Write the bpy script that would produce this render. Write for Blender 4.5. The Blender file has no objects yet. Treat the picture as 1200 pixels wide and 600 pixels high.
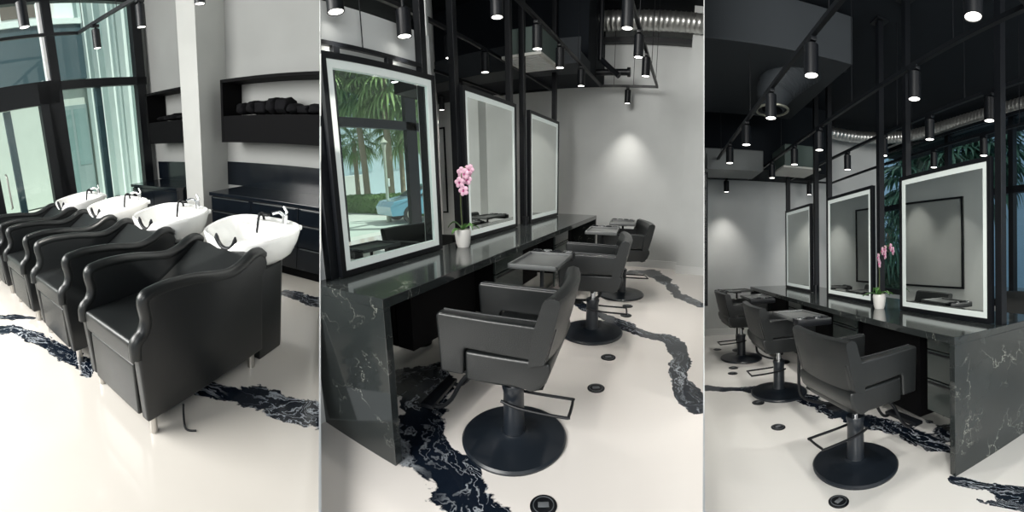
import bpy, bmesh, math, random
from mathutils import Matrix, Vector
import numpy as np
random.seed(7)
PI = math.pi
sc = bpy.context.scene
COL = sc.collection
def rad(d): return d * PI / 180

# ------------------------------------------------------------------ camera, world, exposure
# Three bays of one salon seen from one spot in a single sweep: a cylindrical panorama.
F = 455.0
CAM_POS = Vector((-0.0031, 0.0073, 1.4724))
CAM_ROT = Matrix(((0.90487, -0.07344, 0.4193), (0.42549, 0.186, -0.88564), (-0.01295, 0.9798, 0.19956)))
cd = bpy.data.cameras.new('camera')
cam = bpy.data.objects.new('camera', cd); COL.objects.link(cam)
cd.type = 'PANO'
cd.panorama_type = 'CENTRAL_CYLINDRICAL'
cd.central_cylindrical_range_u_min = -600 / F
cd.central_cylindrical_range_u_max = 600 / F
cd.central_cylindrical_range_v_min = -300 / F
cd.central_cylindrical_range_v_max = 300 / F
cd.central_cylindrical_radius = 1.0
cd.clip_start = 0.02; cd.clip_end = 300
cam.matrix_world = Matrix.Translation(CAM_POS) @ CAM_ROT.to_4x4()
sc.camera = cam

w = bpy.data.worlds.new('daylight'); sc.world = w; w.use_nodes = True
bg = w.node_tree.nodes['Background']
bg.inputs[0].default_value = (0.90, 0.95, 0.97, 1)
bg.inputs[1].default_value = 0.55
# daylight from the shop front behind the viewer
def area(name, loc, aim, sx, sy, watts, col):
    l = bpy.data.lights.new(name, 'AREA'); l.shape = 'RECTANGLE'; l.size = sx; l.size_y = sy; l.energy = watts; l.color = col
    o = bpy.data.objects.new(name, l); COL.objects.link(o); o.location = loc
    o.rotation_euler = (Vector(aim) - Vector(loc)).to_track_quat('-Z', 'Y').to_euler(); return o
area('shop_front_daylight', (-2.6, -3.0, 3.6), (-0.2, 4.5, 0.6), 4.0, 2.4, 560, (1.0, 0.985, 0.95))
area('side_window_daylight', (3.4, -2.4, 3.4), (-0.6, 2.2, 0.0), 3.6, 2.4, 130, (1.0, 0.985, 0.95))
sun = bpy.data.lights.new('sun', 'SUN'); sun.energy = 4.6; sun.angle = rad(0.6); sun.color = (1.0, 0.96, 0.88)
so = bpy.data.objects.new('sun', sun); COL.objects.link(so)
so.rotation_euler = Vector((-0.62, -0.25, -0.74)).to_track_quat('-Z', 'Y').to_euler()
sc.view_settings.view_transform = 'Standard'
sc.view_settings.look = 'None'
sc.view_settings.exposure = 0.0
sc.view_settings.gamma = 1.0
sc.view_settings.use_curve_mapping = False
sc.cycles.max_bounces = 8
sc.cycles.caustics_reflective = False
sc.cycles.caustics_refractive = False
sc.cycles.sample_clamp_indirect = 4.0
sc.cycles.use_denoising = True

# bay frames (x across, y along the room, z up), each a rigid frame
BAY = {
 1: Matrix(((0.90032, -0.38263, 0.20741, -0.6122), (0.38415, 0.92262, 0.03456, 0.015), (-0.20459, 0.04856, 0.97764, 0.0302), (0, 0, 0, 1))),
 2: Matrix.Identity(4),
 3: Matrix(((0.99301, -0.08694, -0.07978, -0.0025), (0.10059, 0.97716, 0.18718, -0.4859), (0.06168, -0.19389, 0.97908, 0.0747), (0, 0, 0, 1))),
}
EDGE = 225 / F            # half angle of the middle bay

# ------------------------------------------------------------------ materials
MATS = {}
def mat(name, color, rough=0.5, metal=0.0, spec=0.5, emit=None, estr=0.0, bump=0.0, bscale=60.0, coat=0.0):
    if name in MATS: return MATS[name]
    m = bpy.data.materials.new(name); m.use_nodes = True
    nt = m.node_tree; b = nt.nodes['Principled BSDF']
    b.inputs['Base Color'].default_value = (*color, 1)
    b.inputs['Roughness'].default_value = rough
    b.inputs['Metallic'].default_value = metal
    b.inputs['Specular IOR Level'].default_value = spec
    b.inputs['Coat Weight'].default_value = coat
    if emit:
        b.inputs['Emission Color'].default_value = (*emit, 1)
        b.inputs['Emission Strength'].default_value = estr
    # every material carries a little procedural variation
    tc = nt.nodes.new('ShaderNodeTexCoord'); no = nt.nodes.new('ShaderNodeTexNoise')
    no.inputs['Scale'].default_value = bscale; no.inputs['Detail'].default_value = 3
    nt.links.new(tc.outputs['Object'], no.inputs['Vector'])
    if bump > 0:
        bp = nt.nodes.new('ShaderNodeBump'); bp.inputs['Strength'].default_value = bump; bp.inputs['Distance'].default_value = 0.01
        nt.links.new(no.outputs['Fac'], bp.inputs['Height']); nt.links.new(bp.outputs['Normal'], b.inputs['Normal'])
    if metal < 0.9 and not emit:
        mx = nt.nodes.new('ShaderNodeMix'); mx.data_type = 'RGBA'
        mx.inputs['A'].default_value = (*[c * 0.93 for c in color], 1)
        mx.inputs['B'].default_value = (*[min(1, c * 1.07) for c in color], 1)
        n2 = nt.nodes.new('ShaderNodeTexNoise'); n2.inputs['Scale'].default_value = 2.5
        nt.links.new(tc.outputs['Object'], n2.inputs['Vector'])
        nt.links.new(n2.outputs['Fac'], mx.inputs['Factor']); nt.links.new(mx.outputs['Result'], b.inputs['Base Color'])
    MATS[name] = m
    return m

LEATHER = mat('black leather', (0.010, 0.0115, 0.012), 0.32, spec=0.5, bump=0.12, bscale=220)
LEATHER2 = mat('black vinyl', (0.010, 0.0115, 0.0125), 0.36, spec=0.5, bump=0.06, bscale=160)
PIPING = mat('black seam piping', (0.03, 0.032, 0.034), 0.3)
BLACK = mat('black powder coat', (0.004, 0.005, 0.007), 0.42, spec=0.35)
BASEM = mat('satin black steel', (0.010, 0.014, 0.020), 0.34, spec=0.6)
MATTE = mat('matte black board', (0.002, 0.002, 0.0025), 0.7, spec=0.08)
CABM = mat('black lacquer', (0.004, 0.006, 0.009), 0.16, spec=0.5)
GLOSSY = mat('glossy black panel', (0.006, 0.008, 0.010), 0.06, spec=1.0, coat=0.5)
DMIRR = mat('dark mirror glass panel', (0.30, 0.31, 0.30), 0.03, metal=1.0)
CHROME = mat('chrome', (0.75, 0.76, 0.78), 0.12, metal=1.0)
STEEL = mat('brushed steel', (0.55, 0.53, 0.50), 0.3, metal=1.0)
PORC = mat('white porcelain', (0.88, 0.88, 0.86), 0.09, spec=0.6, coat=0.4)
WALL = mat('white wall paint', (0.70, 0.715, 0.705), 0.75, spec=0.25)
WALL1 = mat('dimmed white wall paint', (0.27, 0.275, 0.268), 0.75, spec=0.25)  # white wall paint with the wash bay's dimmer light put into its colour
PILLAR = mat('pale pillar paint', (0.42, 0.425, 0.41), 0.75, spec=0.25)
TRIMW = mat('white trim paint', (0.80, 0.81, 0.80), 0.5)
CEIL = mat('black ceiling paint', (0.008, 0.011, 0.015), 0.8, spec=0.2)
DUCTB = mat('dark painted duct', (0.028, 0.033, 0.038), 0.7, spec=0.3)
LED = mat('frosted mirror light band', (0.6, 0.64, 0.62), 0.5, emit=(0.90, 1.0, 0.95), estr=0.22)
MIRROR = mat('mirror silver', (0.86, 0.90, 0.87), 0.01, metal=1.0)
LAMPON = mat('lit lamp lens', (1, 1, 1), 0.3, emit=(1.0, 0.97, 0.90), estr=7.0)
TRAYM = mat('grey tray plastic', (0.10, 0.105, 0.105), 0.3, spec=0.6)
POTM = mat('white ceramic pot', (0.82, 0.80, 0.76), 0.3)
LEAFM = mat('orchid leaf', (0.08, 0.20, 0.05), 0.35)
PETAL = mat('pink orchid petal', (0.85, 0.52, 0.66), 0.5)
PETALC = mat('magenta orchid lip', (0.55, 0.06, 0.25), 0.5)
STEMM = mat('orchid stem', (0.10, 0.13, 0.05), 0.5)
TRUNK = mat('palm bark', (0.40, 0.33, 0.24), 0.9, bump=0.5, bscale=25)
FROND = mat('palm frond', (0.27, 0.40, 0.15), 0.5)
FRONDB = mat('bluish palm frond', (0.06, 0.15, 0.11), 0.5)
HEDGEM = mat('hedge leaf', (0.17, 0.30, 0.09), 0.6)
ASPH = mat('pale street paving', (0.66, 0.68, 0.64), 0.9)
BLDG = mat('pale blue facade', (0.55, 0.68, 0.74), 0.5)
BLDGB = mat('blue facade', (0.36, 0.56, 0.78), 0.6)
MINT = mat('pale mint stucco', (0.52, 0.60, 0.55), 0.8)
WHITEX = mat('white stucco', (0.80, 0.90, 0.88), 0.8)
SPAND = mat('slate blue spandrel', (0.045, 0.085, 0.105), 0.5)
SHADE = mat('brown window blind', (0.12, 0.10, 0.085), 0.8)
CARP = mat('blue car paint', (0.16, 0.36, 0.50), 0.2, spec=0.8, coat=0.6)
GLASSD = mat('dark car glass', (0.03, 0.05, 0.06), 0.05)
TYRE = mat('tyre rubber', (0.015, 0.015, 0.015), 0.8)
LAMPP = mat('street lamp paint', (0.50, 0.52, 0.44), 0.6)
SPIRAL = mat('galvanised spiral duct', (0.62, 0.62, 0.60), 0.33, metal=0.9)
GRILLE = mat('pale vent grille', (0.62, 0.62, 0.58), 0.5)
ACM = mat('grey green duct metal', (0.075, 0.105, 0.095), 0.45)
DRAW = mat('dark green grey drawer', (0.030, 0.040, 0.038), 0.22, spec=0.7)
GREYP = mat('grey panel', (0.42, 0.43, 0.42), 0.5)
TOWEL = mat('black towel cloth', (0.006, 0.006, 0.007), 0.95, spec=0.1, bump=0.6, bscale=120)
BLUEP = mat('blue plastic', (0.05, 0.04, 0.5), 0.4)
def glass_mat():
    m = bpy.data.materials.new('clear window glass'); m.use_nodes = True; nt = m.node_tree
    for n in list(nt.nodes): nt.nodes.remove(n)
    o = nt.nodes.new('ShaderNodeOutputMaterial'); mx = nt.nodes.new('ShaderNodeMixShader')
    t = nt.nodes.new('ShaderNodeBsdfTransparent'); g = nt.nodes.new('ShaderNodeBsdfGlossy')
    t.inputs[0].default_value = (0.93, 0.975, 0.965, 1); g.inputs['Roughness'].default_value = 0.02
    lw = nt.nodes.new('ShaderNodeLayerWeight'); pw_ = nt.nodes.new('ShaderNodeMath'); pw_.operation = 'POWER'; pw_.inputs[1].default_value = 5
    ml = nt.nodes.new('ShaderNodeMath'); ml.operation = 'MULTIPLY_ADD'; ml.inputs[1].default_value = 0.35; ml.inputs[2].default_value = 0.03
    nt.links.new(lw.outputs['Facing'], pw_.inputs[0]); nt.links.new(pw_.outputs[0], ml.inputs[0]); nt.links.new(ml.outputs[0], mx.inputs[0]); nt.links.new(t.outputs[0], mx.inputs[1]); nt.links.new(g.outputs[0], mx.inputs[2])
    nt.links.new(mx.outputs[0], o.inputs[0]); return m
GLASS = glass_mat()
def marble_mat():
    m = bpy.data.materials.new('black marble with white veins'); m.use_nodes = True; nt = m.node_tree; L = nt.links
    b = nt.nodes['Principled BSDF']; b.inputs['Roughness'].default_value = 0.10; b.inputs['Specular IOR Level'].default_value = 0.7
    tc = nt.nodes.new('ShaderNodeTexCoord')
    n1 = nt.nodes.new('ShaderNodeTexNoise'); n1.inputs['Scale'].default_value = 3.2; n1.inputs['Detail'].default_value = 7; n1.inputs['Roughness'].default_value = 0.62
    L.new(tc.outputs['Object'], n1.inputs['Vector'])
    vm = nt.nodes.new('ShaderNodeVectorMath'); vm.operation = 'MULTIPLY_ADD'
    vm.inputs[1].default_value = (0.75, 0.75, 0.75)
    L.new(n1.outputs['Color'], vm.inputs[0]); L.new(tc.outputs['Object'], vm.inputs[2])
    vo = nt.nodes.new('ShaderNodeTexVoronoi'); vo.feature = 'DISTANCE_TO_EDGE'; vo.inputs['Scale'].default_value = 2.7
    L.new(vm.outputs[0], vo.inputs['Vector'])
    r = nt.nodes.new('ShaderNodeMapRange'); r.inputs[1].default_value = 0.0; r.inputs[2].default_value = 0.011; r.inputs[3].default_value = 1; r.inputs[4].default_value = 0
    L.new(vo.outputs['Distance'], r.inputs[0])
    n2 = nt.nodes.new('ShaderNodeTexNoise'); n2.inputs['Scale'].default_value = 4.0; n2.inputs['Detail'].default_value = 4
    L.new(tc.outputs['Object'], n2.inputs['Vector'])
    r2 = nt.nodes.new('ShaderNodeMapRange'); r2.inputs[1].default_value = 0.47; r2.inputs[2].default_value = 0.66
    L.new(n2.outputs['Fac'], r2.inputs[0])
    mu = nt.nodes.new('ShaderNodeMath'); mu.operation = 'MULTIPLY'; L.new(r.outputs[0], mu.inputs[0]); L.new(r2.outputs[0], mu.inputs[1])
    mx = nt.nodes.new('ShaderNodeMix'); mx.data_type = 'RGBA'
    mx.inputs['A'].default_value = (0.022, 0.026, 0.026, 1); mx.inputs['B'].default_value = (0.42, 0.43, 0.38, 1)
    L.new(mu.outputs[0], mx.inputs['Factor'])
    n3 = nt.nodes.new('ShaderNodeTexNoise'); n3.inputs['Scale'].default_value = 2.0; n3.inputs['Detail'].default_value = 5
    L.new(tc.outputs['Object'], n3.inputs['Vector'])
    r3 = nt.nodes.new('ShaderNodeMapRange'); r3.inputs[1].default_value = 0.45; r3.inputs[2].default_value = 0.8; r3.inputs[4].default_value = 0.25
    L.new(n3.outputs['Fac'], r3.inputs[0])
    m2 = nt.nodes.new('ShaderNodeMix'); m2.data_type = 'RGBA'; m2.inputs['B'].default_value = (0.09, 0.10, 0.10, 1)
    L.new(mx.outputs['Result'], m2.inputs['A']); L.new(r3.outputs[0], m2.inputs['Factor']); L.new(m2.outputs['Result'], b.inputs['Base Color'])
    return m
MARBLE = marble_mat()
def floor_mat(name, base):
    """pale poured resin with black and white ink streaks that follow the 'streak' attribute"""
    m = bpy.data.materials.new(name); m.use_nodes = True; nt = m.node_tree; L = nt.links
    b = nt.nodes['Principled BSDF']; b.inputs['Specular IOR Level'].default_value = 0.6
    b.inputs['Coat Weight'].default_value = 0.35; b.inputs['Coat Roughness'].default_value = 0.06
    tc = nt.nodes.new('ShaderNodeTexCoord')
    at = nt.nodes.new('ShaderNodeAttribute'); at.attribute_name = 'streak'
    sep = nt.nodes.new('ShaderNodeSeparateXYZ'); L.new(at.outputs['Vector'], sep.inputs[0])
    def noise(scale, detail, vec, rough=0.55, dist=0.0):
        n = nt.nodes.new('ShaderNodeTexNoise'); n.inputs['Scale'].default_value = scale; n.inputs['Detail'].default_value = detail
        n.inputs['Roughness'].default_value = rough; n.inputs['Distortion'].default_value = dist
        L.new(vec, n.inputs['Vector']); return n
    def math_(op, a, c=None, v=None):
        n = nt.nodes.new('ShaderNodeMath'); n.operation = op; L.new(a, n.inputs[0])
        if c is not None: L.new(c, n.inputs[1])
        if v is not None: n.inputs[1].default_value = v
        return n.outputs[0]
    # x: lateral position in half widths, y: metres along the streak, z: closeness 1 at the middle, 0 at the rim
    cmb = nt.nodes.new('ShaderNodeCombineXYZ')
    L.new(math_('MULTIPLY', sep.outputs[0], v=0.55), cmb.inputs[0]); L.new(math_('MULTIPLY', sep.outputs[1], v=2.2), cmb.inputs[1])
    ne = noise(3.2, 6, tc.outputs['Object'], 0.58, 0.6); ne2 = noise(13, 4, tc.outputs['Object'], 0.6)
    k = math_('ADD', sep.outputs[2], math_('MULTIPLY', math_('SUBTRACT', ne.outputs['Fac'], v=0.5), v=2.0))
    k = math_('ADD', k, math_('MULTIPLY', math_('SUBTRACT', ne2.outputs['Fac'], v=0.5), v=0.4))
    inside = nt.nodes.new('ShaderNodeMapRange'); inside.inputs[1].default_value = 0.30; inside.inputs[2].default_value = 0.36; L.new(k, inside.inputs[0])
    gate = math_('GREATER_THAN', sep.outputs[2], v=-0.45)
    mask = math_('MULTIPLY', inside.outputs[0], gate)
    # marbling inside the ink
    wob = noise(2.6, 5, tc.outputs['Object'], 0.55)
    fl_ = nt.nodes.new('ShaderNodeCombineXYZ'); L.new(math_('MULTIPLY', sep.outputs[0], v=0.42), fl_.inputs[0]); L.new(math_('MULTIPLY', sep.outputs[1], v=0.75), fl_.inputs[1])
    wv_ = nt.nodes.new('ShaderNodeVectorMath'); wv_.operation = 'MULTIPLY_ADD'; wv_.inputs[1].default_value = (0.9, 0.9, 0.9)
    L.new(wob.outputs['Color'], wv_.inputs[0]); L.new(fl_.outputs[0], wv_.inputs[2])
    nv = noise(1.8, 5, wv_.outputs[0], 0.5, 0.8)
    wv = math_('PINGPONG', math_('MULTIPLY', nv.outputs['Fac'], v=11.0), v=0.5)
    vein = nt.nodes.new('ShaderNodeMapRange'); vein.inputs[1].default_value = 0.0; vein.inputs[2].default_value = 0.16; vein.inputs[3].default_value = 0.8; vein.inputs[4].default_value = 0.0
    L.new(wv, vein.inputs[0])
    nm = noise(1.7, 2, tc.outputs['Object']); rm = nt.nodes.new('ShaderNodeMapRange'); rm.inputs[1].default_value = 0.36; rm.inputs[2].default_value = 0.55
    L.new(nm.outputs['Fac'], rm.inputs[0])
    vm_ = math_('MULTIPLY', vein.outputs[0], rm.outputs[0])
    ink = nt.nodes.new('ShaderNodeMix'); ink.data_type = 'RGBA'; ink.inputs['A'].default_value = (0.006, 0.010, 0.018, 1); ink.inputs['B'].default_value = (0.50, 0.54, 0.58, 1)
    L.new(vm_, ink.inputs['Factor'])
    nb = noise(0.9, 3, tc.outputs['Object']); mb = nt.nodes.new('ShaderNodeMix'); mb.data_type = 'RGBA'
    mb.inputs['A'].default_value = (*[c * 0.94 for c in base], 1); mb.inputs['B'].default_value = (*base, 1); L.new(nb.outputs['Fac'], mb.inputs['Factor'])
    fin = nt.nodes.new('ShaderNodeMix'); fin.data_type = 'RGBA'
    L.new(mask, fin.inputs['Factor']); L.new(mb.outputs['Result'], fin.inputs['A']); L.new(ink.outputs['Result'], fin.inputs['B'])
    L.new(fin.outputs['Result'], b.inputs['Base Color'])
    b.inputs['Roughness'].default_value = 0.16
    return m
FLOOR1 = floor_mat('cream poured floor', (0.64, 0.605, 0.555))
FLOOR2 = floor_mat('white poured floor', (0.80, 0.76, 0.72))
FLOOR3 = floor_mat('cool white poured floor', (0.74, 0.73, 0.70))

# ------------------------------------------------------------------ mesh helpers
class B:
    def __init__(s): s.bm = bmesh.new()
    def box(s, x0, x1, y0, y1, z0, z1, bev=0.0, seg=2, rot=None, piv=None):
        t = bmesh.new(); bmesh.ops.create_cube(t, size=1)
        for v in t.verts:
            v.co = Vector(((x0 + x1) / 2 + v.co.x * (x1 - x0), (y0 + y1) / 2 + v.co.y * (y1 - y0), (z0 + z1) / 2 + v.co.z * (z1 - z0)))
        if bev > 0: bmesh.ops.bevel(t, geom=list(t.edges), offset=bev, segments=seg, profile=0.6, affect='EDGES')
        if rot is not None:
            p = Vector(piv) if piv else Vector(((x0 + x1) / 2, (y0 + y1) / 2, (z0 + z1) / 2))
            bmesh.ops.transform(t, matrix=Matrix.Translation(p) @ rot.to_4x4() @ Matrix.Translation(-p), verts=t.verts)
        return s._add(t)
    def _add(s, t):
        me = bpy.data.meshes.new('tmp'); t.to_mesh(me); t.free(); s.bm.from_mesh(me); bpy.data.meshes.remove(me); return s
    def prism(s, pts, a0, a1, axis='x', bev=0.0, seg=2):
        """pts: outline in the plane across the axis; x: (y,z), y: (x,z), z: (x,y)"""
        t = bmesh.new()
        def mk(p, a): return {'x': (a, p[0], p[1]), 'y': (p[0], a, p[1]), 'z': (p[0], p[1], a)}[axis]
        A = [t.verts.new(mk(p, a0)) for p in pts]; Bv = [t.verts.new(mk(p, a1)) for p in pts]
        t.faces.new(A); t.faces.new(Bv[::-1])
        n = len(pts)
        for i in range(n): t.faces.new((A[i], Bv[i], Bv[(i + 1) % n], A[(i + 1) % n]))
        bmesh.ops.recalc_face_normals(t, faces=t.faces)
        if bev > 0: bmesh.ops.bevel(t, geom=[e for e in t.edges if len(e.link_faces) == 2 and e.calc_face_angle(0) > 0.5], offset=bev, segments=seg, profile=0.6, affect='EDGES')
        return s._add(t)
    def tube(s, pts, r, seg=12, closed=False, caps=True):
        pts = [Vector(p) for p in pts]; n = len(pts); rings = []
        up = None
        for i, p in enumerate(pts):
            if closed: d = pts[(i + 1) % n] - pts[i - 1]
            else: d = pts[min(i + 1, n - 1)] - pts[max(i - 1, 0)]
            d.normalize()
            if up is None: up = d.orthogonal().normalized()
            up = (up - d * up.dot(d)); up = up.normalized() if up.length > 1e-6 else d.orthogonal().normalized()
            q = d.cross(up); rr = r[i] if isinstance(r, (list, tuple)) else r
            rings.append([s.bm.verts.new(p + up * math.cos(2 * PI * k / seg) * rr + q * math.sin(2 * PI * k / seg) * rr) for k in range(seg)])
        m = n if closed else n - 1
        for i in range(m):
            a, b = rings[i], rings[(i + 1) % n]
            for k in range(seg): s.bm.faces.new((a[k], a[(k + 1) % seg], b[(k + 1) % seg], b[k]))
        if caps and not closed: s.bm.faces.new(rings[0][::-1]); s.bm.faces.new(rings[-1])
        return s
    def cyl(s, c, r, z0, z1, seg=32, r2=None):
        return s.lathe([(0, z0), (r, z0), (r if r2 is None else r2, z1), (0, z1)], c, seg)
    def lathe(s, prof, c=(0, 0), seg=40, sx=1.0, sy=1.0):
        rings = []
        for r, z in prof:
            if r < 1e-6: rings.append([s.bm.verts.new((c[0], c[1], z))])
            else: rings.append([s.bm.verts.new((c[0] + sx * r * math.cos(2 * PI * k / seg), c[1] + sy * r * math.sin(2 * PI * k / seg), z)) for k in range(seg)])
        for a, b in zip(rings, rings[1:]):
            if len(a) == 1 and len(b) == 1: continue
            for k in range(seg):
                k2 = (k + 1) % seg
                if len(a) == 1: s.bm.faces.new((a[0], b[k], b[k2]))
                elif len(b) == 1: s.bm.faces.new((a[k], a[k2], b[0]))
                else: s.bm.faces.new((a[k], a[k2], b[k2], b[k]))
        return s
    def loft(s, rings, cap0=True, cap1=True):
        R = [[s.bm.verts.new(p) for p in ring] for ring in rings]
        n = len(R[0])
        for a, b in zip(R, R[1:]):
            for k in range(n): s.bm.faces.new((a[k], a[(k + 1) % n], b[(k + 1) % n], b[k]))
        if cap0: s.bm.faces.new(R[0][::-1])
        if cap1: s.bm.faces.new(R[-1])
        return s
    def ball(s, c, r, sc_=(1, 1, 1), u=14, v=9):
        t = bmesh.new(); bmesh.ops.create_uvsphere(t, u_segments=u, v_segments=v, radius=r)
        for q in t.verts: q.co = Vector((c[0] + q.co.x * sc_[0], c[1] + q.co.y * sc_[1], c[2] + q.co.z * sc_[2]))
        return s._add(t)
    def quad(s, *p): s.bm.faces.new([s.bm.verts.new(q) for q in p]); return s
    def clip(s, bay, origin=(0, 0, 0)):
        """end the shape flush at the partition beside the bay"""
        M = BAY[bay]; Mi = M.inverted(); c = Mi @ CAM_POS - Vector(origin)
        for side in ((-1,) if bay == 3 else (1,) if bay == 1 else (-1, 1)):
            a = side * EDGE if bay == 2 else (-EDGE if bay == 1 else EDGE)
            sgn = side
            nc = Vector((math.cos(a), 0, math.sin(a)))      # camera axes, -z forward: points to the right of the edge ray
            n = (Mi.to_3x3() @ (CAM_ROT @ nc)) * sgn
            p = c - n * 0.006
            g = list(s.bm.verts) + list(s.bm.edges) + list(s.bm.faces)
            r = bmesh.ops.bisect_plane(s.bm, geom=g, plane_co=p, plane_no=n, clear_outer=True)
            ed = [e for e in r['geom_cut'] if isinstance(e, bmesh.types.BMEdge) and e.is_valid and len(e.link_faces) < 2]
            if ed:
                try: bmesh.ops.holes_fill(s.bm, edges=ed, sides=0)
                except Exception: pass
        return s
    def obj(s, name, m, parent=None, smooth=True, shift=None):
        me = bpy.data.meshes.new(name)
        if shift is not None: bmesh.ops.translate(s.bm, vec=-Vector(shift), verts=s.bm.verts)
        bmesh.ops.recalc_face_normals(s.bm, faces=s.bm.faces)
        if smooth:
            for f in s.bm.faces: f.smooth = True
        for e in s.bm.edges:
            if len(e.link_faces) == 2 and e.calc_face_angle(0) > rad(38): e.smooth = False
        s.bm.to_mesh(me); s.bm.free()
        me.materials.append(m)
        o = bpy.data.objects.new(name, me); COL.objects.link(o)
        if parent is not None: o.parent = parent
        return o
def M4(bay, loc=(0, 0, 0), rz=0.0, extra=None):
    m = BAY[bay] @ Matrix.Translation(loc) @ Matrix.Rotation(rz, 4, 'Z')
    return m @ extra if extra is not None else m
def thing(name, label, cat, bay, loc=(0, 0, 0), rz=0.0, group=None):
    o = bpy.data.objects.new(name, None); COL.objects.link(o); o.empty_display_size = 0.1
    o.matrix_world = M4(bay, loc, rz)
    o['label'] = label; o['category'] = cat
    if group: o['group'] = group
    return o
def tag(o, label, cat, bay=None, loc=(0, 0, 0), rz=0.0, group=None):
    if bay: o.matrix_world = M4(bay, loc, rz)
    o['label'] = label; o['category'] = cat
    if group: o['group'] = group
    return o
def struct(o, bay=None, loc=(0, 0, 0), rz=0.0, label=None, cat=None):
    if bay: o.matrix_world = M4(bay, loc, rz)
    o['kind'] = 'structure'
    if label: o['label'] = label
    if cat: o['category'] = cat
    return o
def dup(root, bay, loc, rz, label, group=None):
    r = root.copy(); COL.objects.link(r); r.matrix_world = M4(bay, loc, rz); r['label'] = label
    if group: r['group'] = group
    for ch in list(root.children):
        c = ch.copy(); COL.objects.link(c); c.parent = r
        for g in list(ch.children):
            d = g.copy(); COL.objects.link(d); d.parent = c
    return r
def smooth_path(pts, n=6):
    pts = [Vector(p) for p in pts]; out = []
    P = [pts[0]] + pts + [pts[-1]]
    for i in range(1, len(P) - 2):
        for k in range(n):
            t = k / n; a, b, c, d = P[i - 1], P[i], P[i + 1], P[i + 2]
            out.append(0.5 * ((2 * b) + (c - a) * t + (2 * a - 5 * b + 4 * c - d) * t * t + (3 * b - a - 3 * c + d) * t ** 3))
    out.append(pts[-1]); return out

# ------------------------------------------------------------------ floors
def axis_lines(lo, hi, flo, fhi, fine=0.03, coarse=0.5):
    a = list(np.arange(flo, fhi + 1e-6, fine))
    n1 = max(1, int((flo - lo) / coarse)); n2 = max(1, int((hi - fhi) / coarse))
    return [lo + (flo - lo) * i / n1 for i in range(n1)] + a + [fhi + (hi - fhi) * (i + 1) / n2 for i in range(n2)]
def make_floor(bay, ext, fine, streaks, m, name='floor'):
    xs = axis_lines(ext[0], ext[1], fine[0], fine[1]); ys = axis_lines(ext[2], ext[3], fine[2], fine[3])
    b = B(); V = [[b.bm.verts.new((x, y, 0)) for y in ys] for x in xs]
    for i in range(len(xs) - 1):
        for j in range(len(ys) - 1): b.bm.faces.new((V[i][j], V[i + 1][j], V[i + 1][j + 1], V[i][j + 1]))
    b.clip(bay)
    o = b.obj(name, m, smooth=False); struct(o, bay)
    me = o.data; n = len(me.vertices); co = np.empty(n * 3); me.vertices.foreach_get('co', co); P = co.reshape(-1, 3)[:, :2]
    best = np.full(n, -9.0); S = np.zeros(n); T = np.zeros(n)
    for pts, widths, seed in streaks:
        path = smooth_path([(p[0], p[1], w_) for p, w_ in zip(pts, widths)], 10)
        s0 = seed * 7.3
        for a, c in zip(path, path[1:]):
            A = np.array(a[:2]); D = np.array(c[:2]) - A; L = np.hypot(*D)
            if L < 1e-6: continue
            t = ((P - A) @ D) / (L * L); tc = np.clip(t, 0, 1)
            Q = A + tc[:, None] * D; d = np.hypot(*(P - Q).T); wd = a[2] + (c[2] - a[2]) * tc
            lat = ((P - A) @ np.array([-D[1], D[0]])) / L
            k = 1 - d / wd; u = k > best
            best[u] = k[u]; S[u] = (s0 + tc * L)[u]; T[u] = (lat / wd)[u] + seed * 3.1
            s0 += L
    at = me.attributes.new('streak', 'FLOAT_VECTOR', 'POINT')
    at.data.foreach_set('vector', np.stack([T, S, best], 1).ravel())
    return o
make_floor(1, (-5.2, 1.2, -1.2, 3.9), (-3.6, 0.6, 0.2, 3.0),
    [([(-3.5, 0.2), (-3.22, 0.56), (-3.05, 0.72)], [0.08, 0.07, 0.03], 1),
     ([(-3.3, 0.15), (-3.06, 0.33), (-2.89, 0.51), (-2.5, 0.64), (-2.21, 0.72), (-1.98, 0.73), (-1.9, 0.72)], [0.1, 0.11, 0.12, 0.11, 0.12, 0.11, 0.05], 2),
     ([(-1.45, 1.12), (-1.21, 1.22), (-1.06, 1.29), (-0.91, 1.35), (-0.76, 1.37), (-0.5, 1.48), (-0.2, 1.5)], [0.06, 0.11, 0.13, 0.15, 0.16, 0.16, 0.1], 3),
     ([(-1.75, 2.70), (-1.51, 2.72), (-1.26, 2.72), (-1.0, 2.6)], [0.10, 0.13, 0.13, 0.1], 4)], FLOOR1)
make_floor(2, (-7.9, 3.2, -1.0, 13.0), (-2.2, 0.6, 1.0, 6.3),
    [([(-1.75, 2.35), (-1.62, 2.05), (-1.52, 1.78), (-1.34, 1.57), (-1.14, 1.44), (-0.93, 1.33), (-0.7, 1.18)], [0.12, 0.20, 0.25, 0.26, 0.25, 0.22, 0.19], 1),
     ([(-1.35, 4.5), (-1.21, 4.32), (-0.96, 4.09), (-0.61, 3.79), (-0.29, 3.57), (-0.02, 3.44), (0.06, 3.13), (0.06, 2.8), (0.11, 2.57), (0.2, 2.35)], [0.1, 0.11, 0.12, 0.13, 0.14, 0.15, 0.12, 0.11, 0.12, 0.10], 2),
     ([(-1.14, 5.38), (-0.75, 6.05), (-0.39, 6.10), (-0.15, 5.45), (0.02, 4.99), (0.3, 4.6)], [0.08, 0.2, 0.24, 0.15, 0.13, 0.12], 3)], FLOOR2)
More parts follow.
